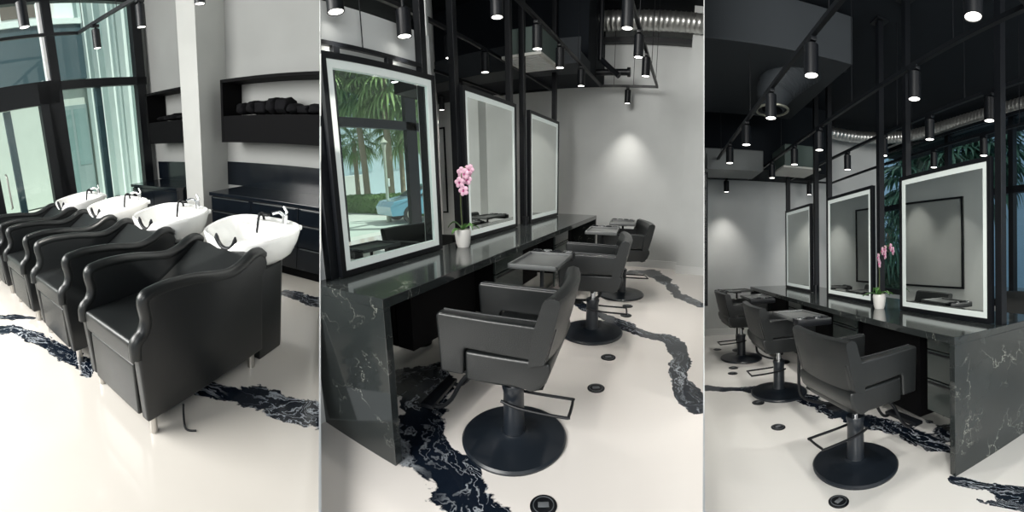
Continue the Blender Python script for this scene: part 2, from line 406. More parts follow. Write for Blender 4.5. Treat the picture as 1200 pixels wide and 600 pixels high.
make_floor(3, (-1.5, 9.0, -1.0, 7.4), (0.4, 3.3, 1.2, 7.0),
    [([(0.5, 4.55), (0.82, 4.46), (1.18, 4.34), (1.5, 4.25), (1.69, 3.92), (1.8, 3.46), (1.98, 3.06), (2.12, 2.74), (2.13, 2.47), (2.2, 2.2)], [0.10, 0.12, 0.14, 0.16, 0.17, 0.17, 0.17, 0.16, 0.14, 0.08], 1),
     ([(1.93, 2.0), (2.0, 1.78), (2.06, 1.55), (2.2, 1.3)], [0.06, 0.10, 0.12, 0.12], 2),
     ([(1.86, 1.74), (1.93, 1.57), (2.0, 1.35)], [0.02, 0.04, 0.05], 3),
     ([(2.7, 3.3), (2.6, 2.9), (2.4, 2.5), (2.3, 2.2)], [0.1, 0.2, 0.2, 0.1], 5)], FLOOR3)

# ------------------------------------------------------------------ added partitions between the bays, raised past the ceilings to block sun
def partition(name, a, d0, d1):
    b = B(); b.box(-0.002, 0.002, d0, d1, -2.6, 6.0)
    o = b.obj(name, WALL, smooth=False)
    # panel plane holds the upright axis of the view point
    R = CAM_ROT @ Matrix.Rotation(-a, 3, 'Y') @ Matrix(((1, 0, 0), (0, 0, 1), (0, -1, 0)))
    o.matrix_world = Matrix.Translation(CAM_POS) @ R.to_4x4()
    return struct(o)
partition('added_partition', -EDGE, 2.3, 16.0)
partition('added_partition', EDGE, 2.6, 12.0)

# ------------------------------------------------------------------ BAY 1 : wash area
WX = -4.95
# back wall and pillar
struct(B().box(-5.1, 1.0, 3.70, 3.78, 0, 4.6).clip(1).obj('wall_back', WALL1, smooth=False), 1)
struct(B().box(-3.68, -3.36, 3.22, 3.70, 0, 4.6, 0.004).obj('wall_pillar', PILLAR, smooth=False), 1)
# window wall: header, window and door
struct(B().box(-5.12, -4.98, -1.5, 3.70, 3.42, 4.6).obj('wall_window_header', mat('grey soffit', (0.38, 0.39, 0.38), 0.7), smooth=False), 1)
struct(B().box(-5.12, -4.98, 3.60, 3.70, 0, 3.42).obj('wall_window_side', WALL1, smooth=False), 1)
def frame_bars(bars, x0, x1, bev=0.004):
    b = B()
    for y0, y1, z0, z1 in bars: b.box(x0, x1, y0, y1, z0, z1, bev)
    return b
win = thing('window_1', 'tall black framed window beside the wash area door', 'window', 1, (WX, 2.8, 0)); win['kind'] = 'structure'
def rel(bars, o): return [(a - o, b_ - o, c, d) for a, b_, c, d in bars]
frame_bars(rel([(2.08, 3.62, 3.30, 3.44), (3.44, 3.60, 0.0, 3.44), (2.08, 2.21, 2.34, 3.40), (1.98, 2.21, 0.0, 2.34), (2.15, 3.62, 2.23, 2.34), (2.1, 3.55, 0.50, 0.62)], 2.8), -0.06, 0.04).obj('window_frame', BLACK, win, False)
frame_bars(rel([(2.03, 2.08, 2.34, 3.36)], 2.8), -0.06, 0.0).obj('mullion', TRIMW, win, False)
frame_bars(rel([(2.76, 2.86, 0.62, 2.23)], 2.8), -0.10, -0.04).obj('mullion', SPAND, win, False)
B().box(-0.02, -0.012, -0.6, 0.66, 0.62, 2.23).box(-0.02, -0.012, -0.6, 0.66, 2.34, 3.30).obj('pane', GLASS, win, False)
struct(B().box(-5.10, -4.9, 2.2, 3.6, 0.0, 0.5).obj('wall_under_window', TRIMW, smooth=False), 1)
door = thing('door_1', 'black framed glass entrance door left of the tall window', 'door', 1, (WX, 1.5, 0)); door['kind'] = 'structure'
frame_bars(rel([(1.86, 2.16, 0, 2.36), (-0.9, 2.2, 2.07, 2.36), (0.85, 1.12, 0, 2.1), (1.10, 1.88, 0.0, 0.30), (-0.9, 2.08, 3.30, 3.44)], 1.5), -0.06, 0.04).obj('door_frame', BLACK, door, False)
frame_bars(rel([(1.37, 1.47, 0.3, 2.07)], 1.5), -0.14, -0.09).obj('mullion', SPAND, door, False)
B().box(-0.02, -0.012, -0.42, 0.38, 0.3, 2.07).box(-0.02, -0.012, -2.3, 0.55, 2.36, 3.30).obj('pane', GLASS, door, False)
B().tube([(0.05, -0.30, 0.8), (0.10, -0.30, 0.82), (0.10, -0.30, 1.25), (0.05, -0.30, 1.27)], 0.012).obj('door_handle', STEEL, door)

# outside bay 1
struct(B().box(-20, -5.13, -12, 7.6, -0.14, -0.04).clip(1).obj('ground', ASPH, smooth=False), 1)
bd = thing('building', 'pale building across the walkway with a slate blue band over its ground floor', 'building', 1, (-9.6, 2, 0))
B().box(-0.3, 0, -10, 3.35, 0, 3.05).obj('wall', MINT, bd, False)
B().box(-0.1, 0.25, -10, 3.25, 3.05, 4.30).obj('fascia', SPAND, bd, False)
B().box(-0.1, 0.30, -10, 3.25, 4.30, 4.42).box(-0.3, 0, -10, 3.35, 4.42, 7.5).obj('upper_wall', WHITEX, bd, False)
for y0 in (0.95, -0.9, -2.8):
    wn = B().box(-0.02, 0.03, y0, y0 + 1.5, 4.5, 6.6, 0.01).obj('window', TRIMW, bd, False)
    B().box(0.03, 0.05, y0 + 0.1, y0 + 1.4, 4.55, 6.5).obj('blind', SHADE, wn, False)
sf = B().box(-0.02, 0.05, 1.95, 3.0, 0.05, 2.45, 0.01).obj('shop_window', mat('grey window frame', (0.22, 0.30, 0.30), 0.5), bd, False)
B().box(0.05, 0.06, 2.05, 2.5, 0.15, 2.35).box(0.05, 0.06, 2.58, 2.93, 0.9, 2.35).obj('pane', mat('grey green glazing', (0.18, 0.28, 0.28), 0.25), sf, False)
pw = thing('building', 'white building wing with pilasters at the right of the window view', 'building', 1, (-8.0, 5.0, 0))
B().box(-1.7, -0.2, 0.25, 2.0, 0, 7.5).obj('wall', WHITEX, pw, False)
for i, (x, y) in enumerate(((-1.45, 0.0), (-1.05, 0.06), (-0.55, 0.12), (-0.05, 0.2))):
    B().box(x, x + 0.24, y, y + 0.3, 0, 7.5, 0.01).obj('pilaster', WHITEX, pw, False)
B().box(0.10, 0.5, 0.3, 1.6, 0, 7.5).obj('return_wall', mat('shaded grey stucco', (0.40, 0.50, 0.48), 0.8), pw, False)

# counters along the back wall
def counter(label, x0, x1, bay, drawers, clipit):
    t = thing('base_cabinet', label, 'cabinet', bay, (x0, 3.4, 0))
    w_ = x1 - x0
    def fin(b): return b.clip(bay, (x0, 3.4, 0)) if clipit else b
    fin(B().box(0, w_, -0.29, 0.29, 0.10, 0.77)).obj('body', CABM, t, False)
    fin(B().box(0.02, w_, -0.25, 0.25, 0.0, 0.10)).obj('plinth', MATTE, t, False)
    fin(B().box(-0.02, w_ + 0.01, -0.33, 0.29, 0.77, 0.81, 0.004)).obj('countertop', CABM, t, False)
    n = max(1, round(w_ / 0.62)); dw = w_ / n
    for i in range(n):
        a = i * dw + 0.004; c = (i + 1) * dw - 0.004
        if drawers:
            for z0, z1 in ((0.60, 0.76), (0.36, 0.592), (0.115, 0.352)):
                d = fin(B().box(a, c, -0.315, -0.29, z0, z1, 0.003)); 
                if not len(d.bm.verts): d.bm.free(); continue
                d = d.obj('drawer', CABM, t, False)
                h = fin(B().box(a + 0.03, c - 0.03, -0.322, -0.316, z1 - 0.014, z1 - 0.004))
                if len(h.bm.verts): h.obj('finger_pull', mat('dark steel', (0.25, 0.27, 0.28), 0.3, metal=1.0), d, False)
                else: h.bm.free()
        else: fin(B().box(a, c, -0.315, -0.29, 0.115, 0.76, 0.003)).obj('door', CABM, t, False)
    return t
counter('long glossy black drawer cabinet right of the white pillar', -3.08, -0.6, 1, True, True)
counter('short glossy black cabinet between the white pillar and the window', -4.78, -3.72, 1, False, False)
tag(B().box(0, 2.6, -0.012, 0, 0, 0.30).clip(1, (-3.36, 3.70, 0.81)).obj('backsplash', CABM, smooth=False), 'glossy black splashback on the wall right of the pillar', 'backsplash', 1, (-3.36, 3.70, 0.81))
tag(B().box(0, 1.15, -0.012, 0, 0, 0.27).obj('backsplash', CABM, smooth=False), 'short glossy black splashback left of the pillar', 'backsplash', 1, (-4.88, 3.70, 0.81))
def shelf_unit(label, x0, x1, bay, seed, clipit):
    t = thing('wall_shelf', label, 'shelf', bay, (x0, 3.52, 1.37)); w_ = x1 - x0
    o = (x0, 3.52, 1.37)
    def fin(b): return b.clip(bay, o) if clipit else b
    fin(B().box(0, 0.035, -0.17, 0.17, 0, 0.69, 0.004)).obj('side_panel', MATTE, t, False)
    if not clipit: B().box(w_ - 0.06, w_, -0.17, 0.17, 0, 0.69, 0.004).obj('side_panel', MATTE, t, False)
    fin(B().box(0.0, w_, -0.17, 0.17, 0.655, 0.69, 0.004)).obj('top_board', MATTE, t, False)
    fin(B().box(0.0, w_, -0.165, 0.165, 0, 0.295)).obj('lower_front', MATTE, t, False)
    return t
shelf_unit('long black wall shelf right of the pillar heaped with black towels', -3.13, -1.0, 1, 3, True)
shelf_unit('small black wall shelf left of the pillar with black towels', -4.62, -3.75, 1, 5, False)
rnd = random.Random(4)
def towel(x, w_, h, name_label, group):
    t = bmesh.new(); bmesh.ops.create_icosphere(t, subdivisions=3, radius=1)
    ph = [rnd.random() * 6 for _ in range(4)]
    for v in t.verts:
        c = v.co; k = 1 + 0.10 * math.sin(5 * c.x + ph[0]) + 0.08 * math.sin(7 * c.y + ph[1]) * math.cos(6 * c.z + ph[2])
        sx = math.copysign(abs(c.x) ** 0.6, c.x); sz = math.copysign(abs(c.z) ** 0.7, c.z)
        v.co = Vector((sx * w_ / 2 * k, c.y * 0.14 * k, h / 2 + sz * h / 2 * k))
    b = B(); b._add(t)
    lo = min(v.co.z for v in b.bm.verts)
    for v in b.bm.verts: v.co.z -= lo
    b.clip(1, (x, 3.5, 1.67))
    if not len(b.bm.verts): b.bm.free(); return
    tag(b.obj('rolled_towel', TOWEL), name_label, 'towel', 1, (x, 3.5, 1.67), 0, group)
x = -2.86; k = 0
HT = (0.12, 0.135, 0.15, 0.16, 0.17, 0.10, 0.09, 0.10, 0.12, 0.17, 0.18, 0.18, 0.18)
while x < -1.1:
    towel(x, 0.17, HT[min(k, len(HT) - 1)], 'rolled black towels in the heap on the long wall shelf', 'black towels on the long shelf'); x += 0.14; k += 1
for i in range(4): towel(-4.34 + i * 0.14, 0.16, 0.06 + 0.01 * (i % 3), 'rolled black towels in the small shelf left of the pillar', 'black towels on the small shelf')

# shampoo chair ------------------------------------------------
def shampoo_chair(label, loc, rz):
    """local: x across (0 centre), y from seat front (0) to back, z up"""
    t = thing('shampoo_chair', label, 'chair', 1, loc, rz, 'black shampoo chairs in a row')
    prof = [(0.0, 0.10), (-0.015, 0.50), (-0.005, 0.565), (0.04, 0.60), (0.075, 0.66), (0.065, 0.745), (0.07, 0.785), (0.11, 0.80), (0.22, 0.805), (0.40, 0.785), (0.58, 0.745), (0.68, 0.735), (0.78, 0.755), (0.87, 0.795), (0.935, 0.80), (0.985, 0.765), (1.0, 0.71), (0.985, 0.665), (0.95, 0.64), (0.95, 0.10)]
    for sx in (-1, 1):
        a, c = (0.255, 0.318) if sx > 0 else (-0.318, -0.255)
        arm = B().prism(prof, a, c, 'x', 0.018, 3).obj('arm_panel', LEATHER2, t)
        # rolled padded rim along the arm
        xm = (a + c) / 2
        path = smooth_path([(xm, p[0], p[1]) for p in [(-0.012, 0.48), (-0.004, 0.56), (0.042, 0.598), (0.07, 0.66), (0.062, 0.745), (0.072, 0.782), (0.12, 0.792), (0.22, 0.795), (0.40, 0.776), (0.58, 0.738), (0.68, 0.728), (0.78, 0.748), (0.87, 0.786), (0.935, 0.79), (0.98, 0.76)]], 4)
        B().tube(path, 0.036, 10).obj('arm_rim', LEATHER, arm)
    B().box(-0.262, 0.262, -0.02, 0.60, 0.42, 0.555, 0.03, 4).obj('seat', LEATHER, t)
    B().box(-0.235, 0.235, -0.005, 0.045, 0.10, 0.412, 0.014, 3).obj('footrest', LEATHER, t)
    B().box(-0.252, 0.252, 0.05, 0.93, 0.10, 0.43).obj('lower_body', MATTE, t, False)
    # reclined back cushion as a curved slab
    rings = []
    for i in range(9):
        u = i / 8; y = 0.50 + 0.43 * u ** 0.9; z = 0.53 + 0.225 * u ** 1.1
        th = 0.06; rings.append([(-0.255, y - 0.01, z), (-0.24, y - 0.02, z + 0.03), (0.24, y - 0.02, z + 0.03), (0.255, y - 0.01, z), (0.255, y + th, z - 0.06), (-0.255, y + th, z - 0.06)])
    B().loft(rings).obj('backrest', LEATHER, t)
    for sx in (-1, 1):
        for y in (0.05, 0.86): B().cyl((sx * 0.285, y), 0.022, 0.0, 0.11, 20).obj('leg', STEEL, t)
    # pedestal behind
    pts = [(-0.27, 0.955), (0.285, 0.955), (0.285, 1.20), (0.24, 1.27), (-0.24, 1.27), (-0.27, 1.20)]
    B().prism(pts, 0.0, 0.655, 'z', 0.012, 2).obj('pedestal', LEATHER2, t)
    return t
CHX = (-1.487, -2.395, -3.27, -4.16)
CL = ('black leather shampoo chair nearest the viewer, in front of the largest white basin',
      'second black leather shampoo chair from the right, in the middle of the row',
      'third black leather shampoo chair from the right, behind two nearer ones',
      'farthest black leather shampoo chair, cut off at the left near the glass door')
sch = shampoo_chair(CL[0], (CHX[0], 0.70, 0), 0)
for i in (1, 2, 3): dup(sch, 1, (CHX[i], 0.70, 0), 0, CL[i])
# basin ---------------------------------------------------------
def basin(label, loc):
    t = thing('wash_basin', label, 'basin', 1, loc, 0, 'white wash basins behind the chairs')
    def ring(sc_, z, dz=0, front=1.0, n=48):
        out = []
        for k in range(n):
            a = 2 * PI * k / n; c, s_ = math.cos(a), math.sin(a)
            p = 3.4
            r = (abs(c) ** p + abs(s_) ** p) ** (-1 / p)
            x_, y_ = c * r * 0.33 * sc_, s_ * r * 0.27 * sc_ - 0.01
            if y_ < 0: x_ *= 1 - 0.12 * (-y_ / 0.25)          # a little narrower at the neck side
            zz = z + dz * (y_ / 0.25)
            # neck cut in the front rim
            g = math.exp(-(x_ / 0.085) ** 2) * max(0, -y_ / 0.25 - 0.45) * 1.7
            zz -= front * 0.075 * g
            out.append((x_, y_, zz))
        return out
    rings = [ring(0.30, 0.62, 0, 0), ring(0.62, 0.635, 0, 0), ring(0.84, 0.70, 0.0, 0.1), ring(0.95, 0.78, 0.01, 0.7), ring(1.0, 0.845, 0.02, 1), ring(1.0, 0.865, 0.02, 1), ring(0.975, 0.875, 0.02, 1),
             ring(0.92, 0.868, 0.02, 1), ring(0.85, 0.80, 0.0, 0.5), ring(0.70, 0.72, 0, 0), ring(0.30, 0.695, 0, 0)]
    B().loft(rings).obj('bowl', PORC, t)
    # back deck with the tap
    B().box(-0.28, 0.28, 0.155, 0.235, 0.845, 0.884, 0.012, 3).obj('deck', PORC, t)
    B().tube([(0, -0.01, 0.702), (0, -0.01, 0.712)], 0.028).obj('drain', CHROME, t)
    tap = B().cyl((0.16, 0.185), 0.020, 0.88, 0.945, 20).tube(smooth_path([(0.16, 0.185, 0.93), (0.13, 0.16, 0.965), (0.09, 0.13, 0.955)], 4), 0.012).obj('tap', CHROME, t)
    B().tube([(0.16, 0.185, 0.945), (0.175, 0.19, 0.965), (0.14, 0.20, 1.0)], 0.009).obj('tap_lever', CHROME, tap)
    sp = B().tube(smooth_path([(-0.03, 0.19, 0.885), (-0.03, 0.17, 0.935), (-0.03, 0.13, 0.925), (-0.03, 0.11, 0.84), (-0.03, 0.105, 0.80)], 4), 0.010).obj('spray_hose', BLACK, t)
    B().box(-0.06, 0.03, 0.15, 0.19, 0.918, 0.938, 0.008).obj('spray_head', BLACK, sp)
    # black gel neck rest in the front cut
    pts = []
    for k in range(13):
        a = PI + PI * k / 12
        pts.append((math.cos(a) * 0.086, -0.262, 0.868 + math.sin(a) * 0.095))
    B().tube(pts, [0.006] + [0.016] * 11 + [0.006], 10).obj('neck_rest', BLACK, t)
    B().box(-0.10, 0.10, -0.10, 0.16, 0.57, 0.65, 0.02).obj('mount', BLACK, t)
    return t
BL = ('largest white porcelain wash basin, nearest the viewer', 'white porcelain wash basin second from the right, in front of the pillar',
      'white porcelain wash basin third from the right, under the tall window', 'farthest white porcelain wash basin, leftmost in the row')
bs = basin(BL[0], (-1.45, 1.87, 0))
for i in (1, 2, 3): dup(bs, 1, (CHX[i] + 0.037, 1.87, 0), 0, BL[i])
tag(B().tube(smooth_path([(0, 0, 0.10), (0.02, -0.02, 0.05), (0.07, -0.05, 0.006), (0.12, -0.02, 0.006)], 5), 0.006, 8).obj('cable', BLACK), 'thin black cable looping down beside the nearest shampoo chair', 'cable', 1, (-1.16, 0.93, 0))

# ------------------------------------------------------------------ spot lamps and rails
def pendant(label, bay, x, y, zb, h=0.20, r=0.047, zr=2.85, energy=30, spot=True):
    t = thing('spot_lamp', label, 'lamp', bay, (x, y, zr))
    B().lathe([(0, zb - zr + h), (r * 0.7, zb - zr + h), (r, zb - zr + h - 0.01), (r, zb - zr), (r - 0.006, zb - zr), (r - 0.008, zb - zr + 0.02), (0, zb - zr + 0.02)], seg=28).obj('housing', BLACK, t)
    B().lathe([(0, zb - zr + 0.006), (r * 0.84, zb - zr + 0.004), (r * 0.84, zb - zr + 0.014), (0, zb - zr + 0.016)], seg=24).obj('lens', LAMPON, t)
    B().cyl((0, 0), 0.012, zb - zr + h - 0.005, -0.005, 12).box(-0.02, 0.02, -0.045, 0.045, -0.045, -0.016, 0.004).obj('track_adapter', BLACK, t)
    if spot:
        l = bpy.data.lights.new('spot_light', 'SPOT'); l.energy = energy; l.spot_size = rad(80); l.spot_blend = 0.9; l.shadow_soft_size = 0.03; l.color = (1, 0.96, 0.9)
        o = bpy.data.objects.new('spot_light', l); COL.objects.link(o); o.parent = t; o.location = (0, 0, zb - zr - 0.005)
    return t
def rail(label, bay, pts, name='track_rail', s=0.016):
    p0 = Vector(pts[0]); b = B()
    for a, c in zip(pts, pts[1:]):
        a = Vector(a); c = Vector(c); d = (c - a).normalized()
        ext = s
        a2 = a - d * ext; c2 = c + d * ext
        q = d.cross(Vector((0, 0, 1))).normalized() * s; u = Vector((0, 0, s))
        rings = [[p + q + u, p + q - u, p - q - u, p - q + u] for p in (a2, c2)]
        b.loft(rings)
    b.clip(bay)
    return tag(b.obj(name, BLACK, smooth=False, shift=p0), label, 'rail', bay, p0)
def wire(label, bay, x, y, z0, z1, group):
    return tag(B().tube([(0, 0, 0), (0, 0, z1 - z0)], 0.004, 6).obj('suspension_wire', BLACK), label, 'wire', bay, (x, y, z0), 0, group)
# bay 1 lamps: the ones in the photo hang at 2.75
rail('black lamp track crossing the tall window and the white wall', 1, [(-4.42, 0.9, 2.78), (-4.42, 2.30, 2.78), (-2.2, 2.42, 2.78)])
rail('short black lamp track at the top left corner of the wash area', 1, [(-4.6, 0.35, 3.0), (-2.9, 1.25, 3.0)])
LZ = 2.52
for (x_, y_, lb) in ((-4.05, 2.33, 'black cylinder spot lamp hanging before the upper window pane'), (-3.22, 2.37, 'black cylinder spot lamp left of the pillar'),
                     (-2.43, 2.41, 'black cylinder spot lamp over the pillar, at the top edge'), (-3.18, 1.15, 'black cylinder spot lamp at the top left before the window'), (-4.40, 1.02, 'black cylinder spot lamp cut off at the far left edge')):
    pendant(lb, 1, x_, y_, LZ, 0.2, 0.047, 2.78 if y_ > 1.2 or x_ < -4 else 2.95)
wire('thin black wire above the window spot lamp', 1, -4.3, 2.31, 2.80, 4.4, 'wires over the wash area')
wire('thin black wire left of the pillar', 1, -3.6, 2.35, 2.80, 4.4, 'wires over the wash area')
struct(B().box(-5.0, 1.0, -2, 3.75, 4.6, 4.7).clip(1).obj('ceiling', CEIL, smooth=False), 1)

# ------------------------------------------------------------------ shared station parts (desk front faces +x in bay 2, -x in bay 3)
def station(bay, xf, sgn, y0, y1, depth, label, clipit):
    """xf: front edge, sgn: +1 when the sitters are on the +x side"""
    o = (xf, y0, 0)
    t = thing('station_desk', label, 'desk', bay, o)
    def bx(a, c, *r, **k):
        lo, hi = sorted((-sgn * a, -sgn * c)); b = B().box(lo, hi, *r, **k)
        return b.clip(bay, o) if clipit else b
    L = y1 - y0
    bx(0, depth, 0, L, 0.868, 0.92, bev=0.003).obj('worktop', MARBLE, t, False)
    bx(0, depth, 0, 0.05, 0, 0.868, bev=0.002).obj('end_panel', MARBLE, t, False)
    bx(0, depth, L - 0.05, L, 0, 0.868, bev=0.002).obj('end_panel', MARBLE, t, False)
    bx(0.44, 0.46, 0.05, L - 0.05, 0.0, 0.868).obj('back_panel', DMIRR, t, False)
    return t
def cabinet(bay, xf, sgn, y0, y1, a0, a1, z0, label, drawers, group=None):
    t = thing('drawer_cabinet', label, 'cabinet', bay, (xf, y0, 0), 0, group)
    def bx(a, c, *r, **k): lo, hi = sorted((-sgn * a, -sgn * c)); return B().box(lo, hi, *r, **k)
    L = y1 - y0
    bx(a0, a1, 0, L, z0, 0.866).obj('body', MATTE, t, False)
    if drawers:
        for zz0, zz1 in ((0.70, 0.86), (0.46, 0.69), (0.20, 0.45)):
            d = bx(a0 - 0.02, a0, 0.006, L - 0.006, zz0, zz1, bev=0.004).obj('drawer', DRAW, t, False)
            bx(a0 - 0.026, a0 - 0.02, 0.02, L - 0.02, zz1 - 0.03, zz1 - 0.012).obj('finger_pull', BLACK, d, False)
    return t
def mirror_unit(bay, xm, sgn, y0, y1, label, real=True, clipit=False):
    t = thing('lit_mirror', label, 'mirror', bay, (xm, y0, 0.925), 0)
    o = (xm, y0, 0.925); L = y1 - y0; Hh = 1.30; d = 0.045
    def fin(b): return b.clip(bay, o) if clipit else b
    def bars(w0, w1, a, c):
        b = B(); lo, hi = sorted((sgn * a, sgn * c))
        b.box(lo, hi, w0, L - w0, w0, w1); b.box(lo, hi, w0, L - w0, Hh - w1, Hh - w0)
        b.box(lo, hi, w0, w1, w1, Hh - w1); b.box(lo, hi, L - w1, L - w0, w1, Hh - w1); return b
    fin(bars(0, 0.036, -d, 0.0)).obj('frame', BLACK, t, False)
    fin(bars(0.036, 0.082, -d + 0.005, -0.008)).obj('light_band', LED, t, False)
    if real:
        lo, hi = sorted((sgn * -0.012, sgn * -0.02))
        fin(B().box(lo, hi, 0.082, L - 0.082, 0.082, Hh - 0.082)).obj('glass', MIRROR, t, False)
        lo, hi = sorted((sgn * -d, sgn * (-0.022)))
        fin(B().box(lo, hi, 0.036, L - 0.036, 0.036, Hh - 0.036)).obj('back_board', MATTE, t, False)
    else:
        lo, hi = sorted((sgn * -0.012, sgn * -0.016))
        fin(B().box(lo, hi, 0.082, L - 0.082, 0.082, Hh - 0.082)).obj('glass', GLASS, t, False)
    return t
def post(bay, x, y, label, s=0.03, z0=0.92, z1=4.0, clipit=False):
    t = thing('steel_post', label, 'post', bay, (x, y, z0))
    b = B().box(-s, s, -s, s, 0, z1 - z0, 0.003); (b.clip(bay, (x, y, z0)) if clipit else b).obj('shaft', BLACK, t, False)
    b = B().box(-0.075, 0.075, -0.075, 0.075, z1 - z0 - 0.02, z1 - z0, 0.002); (b.clip(bay, (x, y, z0)) if clipit else b).obj('top_plate', BLACK, t, False)
    return t

def styling_chair(label, bay, loc, rz, group):
    """local: faces +x, y left"""
    t = thing('styling_chair', label, 'chair', bay, loc, rz, group)
    b = B().lathe([(0, 0.0), (0.298, 0.0), (0.300, 0.012), (0.290, 0.022), (0.20, 0.032), (0.085, 0.042), (0.07, 0.055), (0, 0.055)], seg=64); b.obj('base', BASEM, t)
    B().lathe([(0, 0.04), (0.066, 0.045), (0.060, 0.07), (0.058, 0.30), (0.066, 0.33), (0.060, 0.345), (0, 0.345)], seg=36).obj('column', BASEM, t)
    B().cyl((0, 0), 0.026, 0.34, 0.46, 20).obj('piston', CHROME, t)
    B().box(-0.10, 0.14, -0.10, 0.10, 0.455, 0.482, 0.006).tube([(0.0, -0.10, 0.44), (0.0, 0.10, 0.44)], 0.016).obj('mechanism', BLACK, t)
    # seat
    B().box(-0.235, 0.225, -0.245, 0.245, 0.485, 0.64, 0.035, 4).obj('seat', LEATHER, t)
    # rounded underside and back apron
    B().prism([(-0.235, 0.50), (0.150, 0.50), (0.150, 0.652), (-0.20, 0.645), (-0.268, 0.643), (-0.272, 0.60), (-0.25, 0.54), (-0.215, 0.505)], -0.308, 0.308, 'y', 0.018, 3).obj('seat_frame', LEATHER, t)
    # arms: deep horizontal pad turning down at the front
    ap = [(-0.255, 0.645), (0.145, 0.668), (0.155, 0.655), (0.162, 0.525), (0.285, 0.525), (0.298, 0.82), (0.285, 0.836), (-0.30, 0.813)]
    for sy in (-1, 1):
        a, c = (0.245, 0.312) if sy > 0 else (-0.312, -0.245)
        arm = B().prism(ap, a, c, 'y', 0.016, 4).obj('armrest', LEATHER, t)
        B().tube([(-0.235, a + 0.004 if sy > 0 else c - 0.004, 0.818), (0.28, a + 0.004 if sy > 0 else c - 0.004, 0.836)], 0.0045, 6).obj('seam', PIPING, arm)
    # backrest: gently curved leaning slab
    rings = []
    for i in range(11):
        u = -1 + 2 * i / 10; y_ = 0.326 * u; cv = 0.035 * (u * u)
        def P(f, z): return (f + cv, y_, z)
        rings.append([P(-0.205, 0.62), P(-0.225, 0.78), P(-0.272, 0.930), P(-0.282, 0.947), P(-0.312, 0.958), P(-0.346, 0.948), P(-0.352, 0.93), P(-0.322, 0.80), P(-0.292, 0.69), P(-0.28, 0.642), P(-0.23, 0.632)])
    B().loft(rings).obj('backrest', LEATHER, t)
    # footrest: two arms and a bar
    fr = B()
    for sy in (-1, 1): fr.tube(smooth_path([(0.10, sy * 0.10, 0.47), (0.24, sy * 0.11, 0.40), (0.33, sy * 0.12, 0.25), (0.40, sy * 0.13, 0.19), (0.47, sy * 0.13, 0.20)], 4), 0.012, 8)
    fr.box(0.43, 0.51, -0.17, 0.17, 0.185, 0.21, 0.008); fr.obj('footrest', BLACK, t)
    # pump lever loop behind
    B().tube(smooth_path([(0.05, -0.075, 0.27), (-0.05, -0.085, 0.25), (-0.30, -0.09, 0.235), (-0.325, -0.07, 0.235), (-0.325, 0.07, 0.235), (-0.30, 0.09, 0.235), (-0.05, 0.085, 0.25), (0.05, 0.075, 0.27)], 4), 0.0085, 8).obj('pump_lever', BLACK, t)
    return t
def tool_tray(label, bay, loc, rz, z=0.90, group='tool trays beside the styling chairs', fancy=True):
    t = thing('tool_tray', label, 'tray', bay, loc, rz, group)
    b = B().box(-0.17, 0.17, -0.23, 0.23, z - 0.02, z - 0.006, 0.004)
    for a in ((-0.17, 0.17, -0.23, -0.215), (-0.17, 0.17, 0.215, 0.23), (-0.17, -0.155, -0.23, 0.23), (0.155, 0.17, -0.23, 0.23)): b.box(a[0], a[1], a[2], a[3], z - 0.02, z + 0.012, 0.003)
    b.obj('tray_top', TRAYM, t)
    hb = B().box(-0.17, 0.17, 0.232, 0.33, z - 0.055, z + 0.008, 0.012).obj('tool_holder', BLACK, t)
    for k, x_ in enumerate((-0.12, -0.04, 0.04, 0.12)):
        B().lathe([(0.026, z + 0.008), (0.034, z + 0.008), (0.034, z + 0.018), (0.026, z + 0.018), (0.026, z + 0.008)], (x_, 0.28), 20).obj('holder_ring', CHROME if k % 2 else BLACK, hb)
    B().tube(smooth_path([(0, 0.0, z - 0.02), (0.0, 0.0, 0.50), (0.0, 0.0, 0.22), (-0.03, 0.02, 0.12), (-0.16, 0.06, 0.06), (-0.34, 0.12, 0.03)], 5), 0.015, 10).box(-0.06, 0.06, -0.06, 0.06, z - 0.045, z - 0.02, 0.01).obj('pole', BLACK, t)
    B().lathe([(0, 0), (0.10, 0), (0.10, 0.008), (0.03, 0.02), (0, 0.02)], (-0.34, 0.12), 28).obj('foot', BLACK, t)
    return t
def outlet(label, bay, x_, y_, r=0.062):
    t = thing('floor_outlet', label, 'outlet', bay, (x_, y_, 0), 0.4, 'round floor outlets')
    B().lathe([(0, 0), (r, 0), (r, 0.003), (r - 0.006, 0.006), (0, 0.006)], seg=40).obj('cover', BLACK, t)
    B().lathe([(r * 0.72, 0.006), (r * 0.78, 0.006), (r * 0.78, 0.0085), (r * 0.72, 0.0085), (r * 0.72, 0.006)], seg=40).obj('ring', mat('grey ring', (0.09, 0.10, 0.11), 0.4), t)
    B().box(-r * 0.4, r * 0.4, -r * 0.22, r * 0.22, 0.006, 0.010, 0.001).obj('flap', mat('grey flap', (0.13, 0.14, 0.15), 0.4), t)
    return t
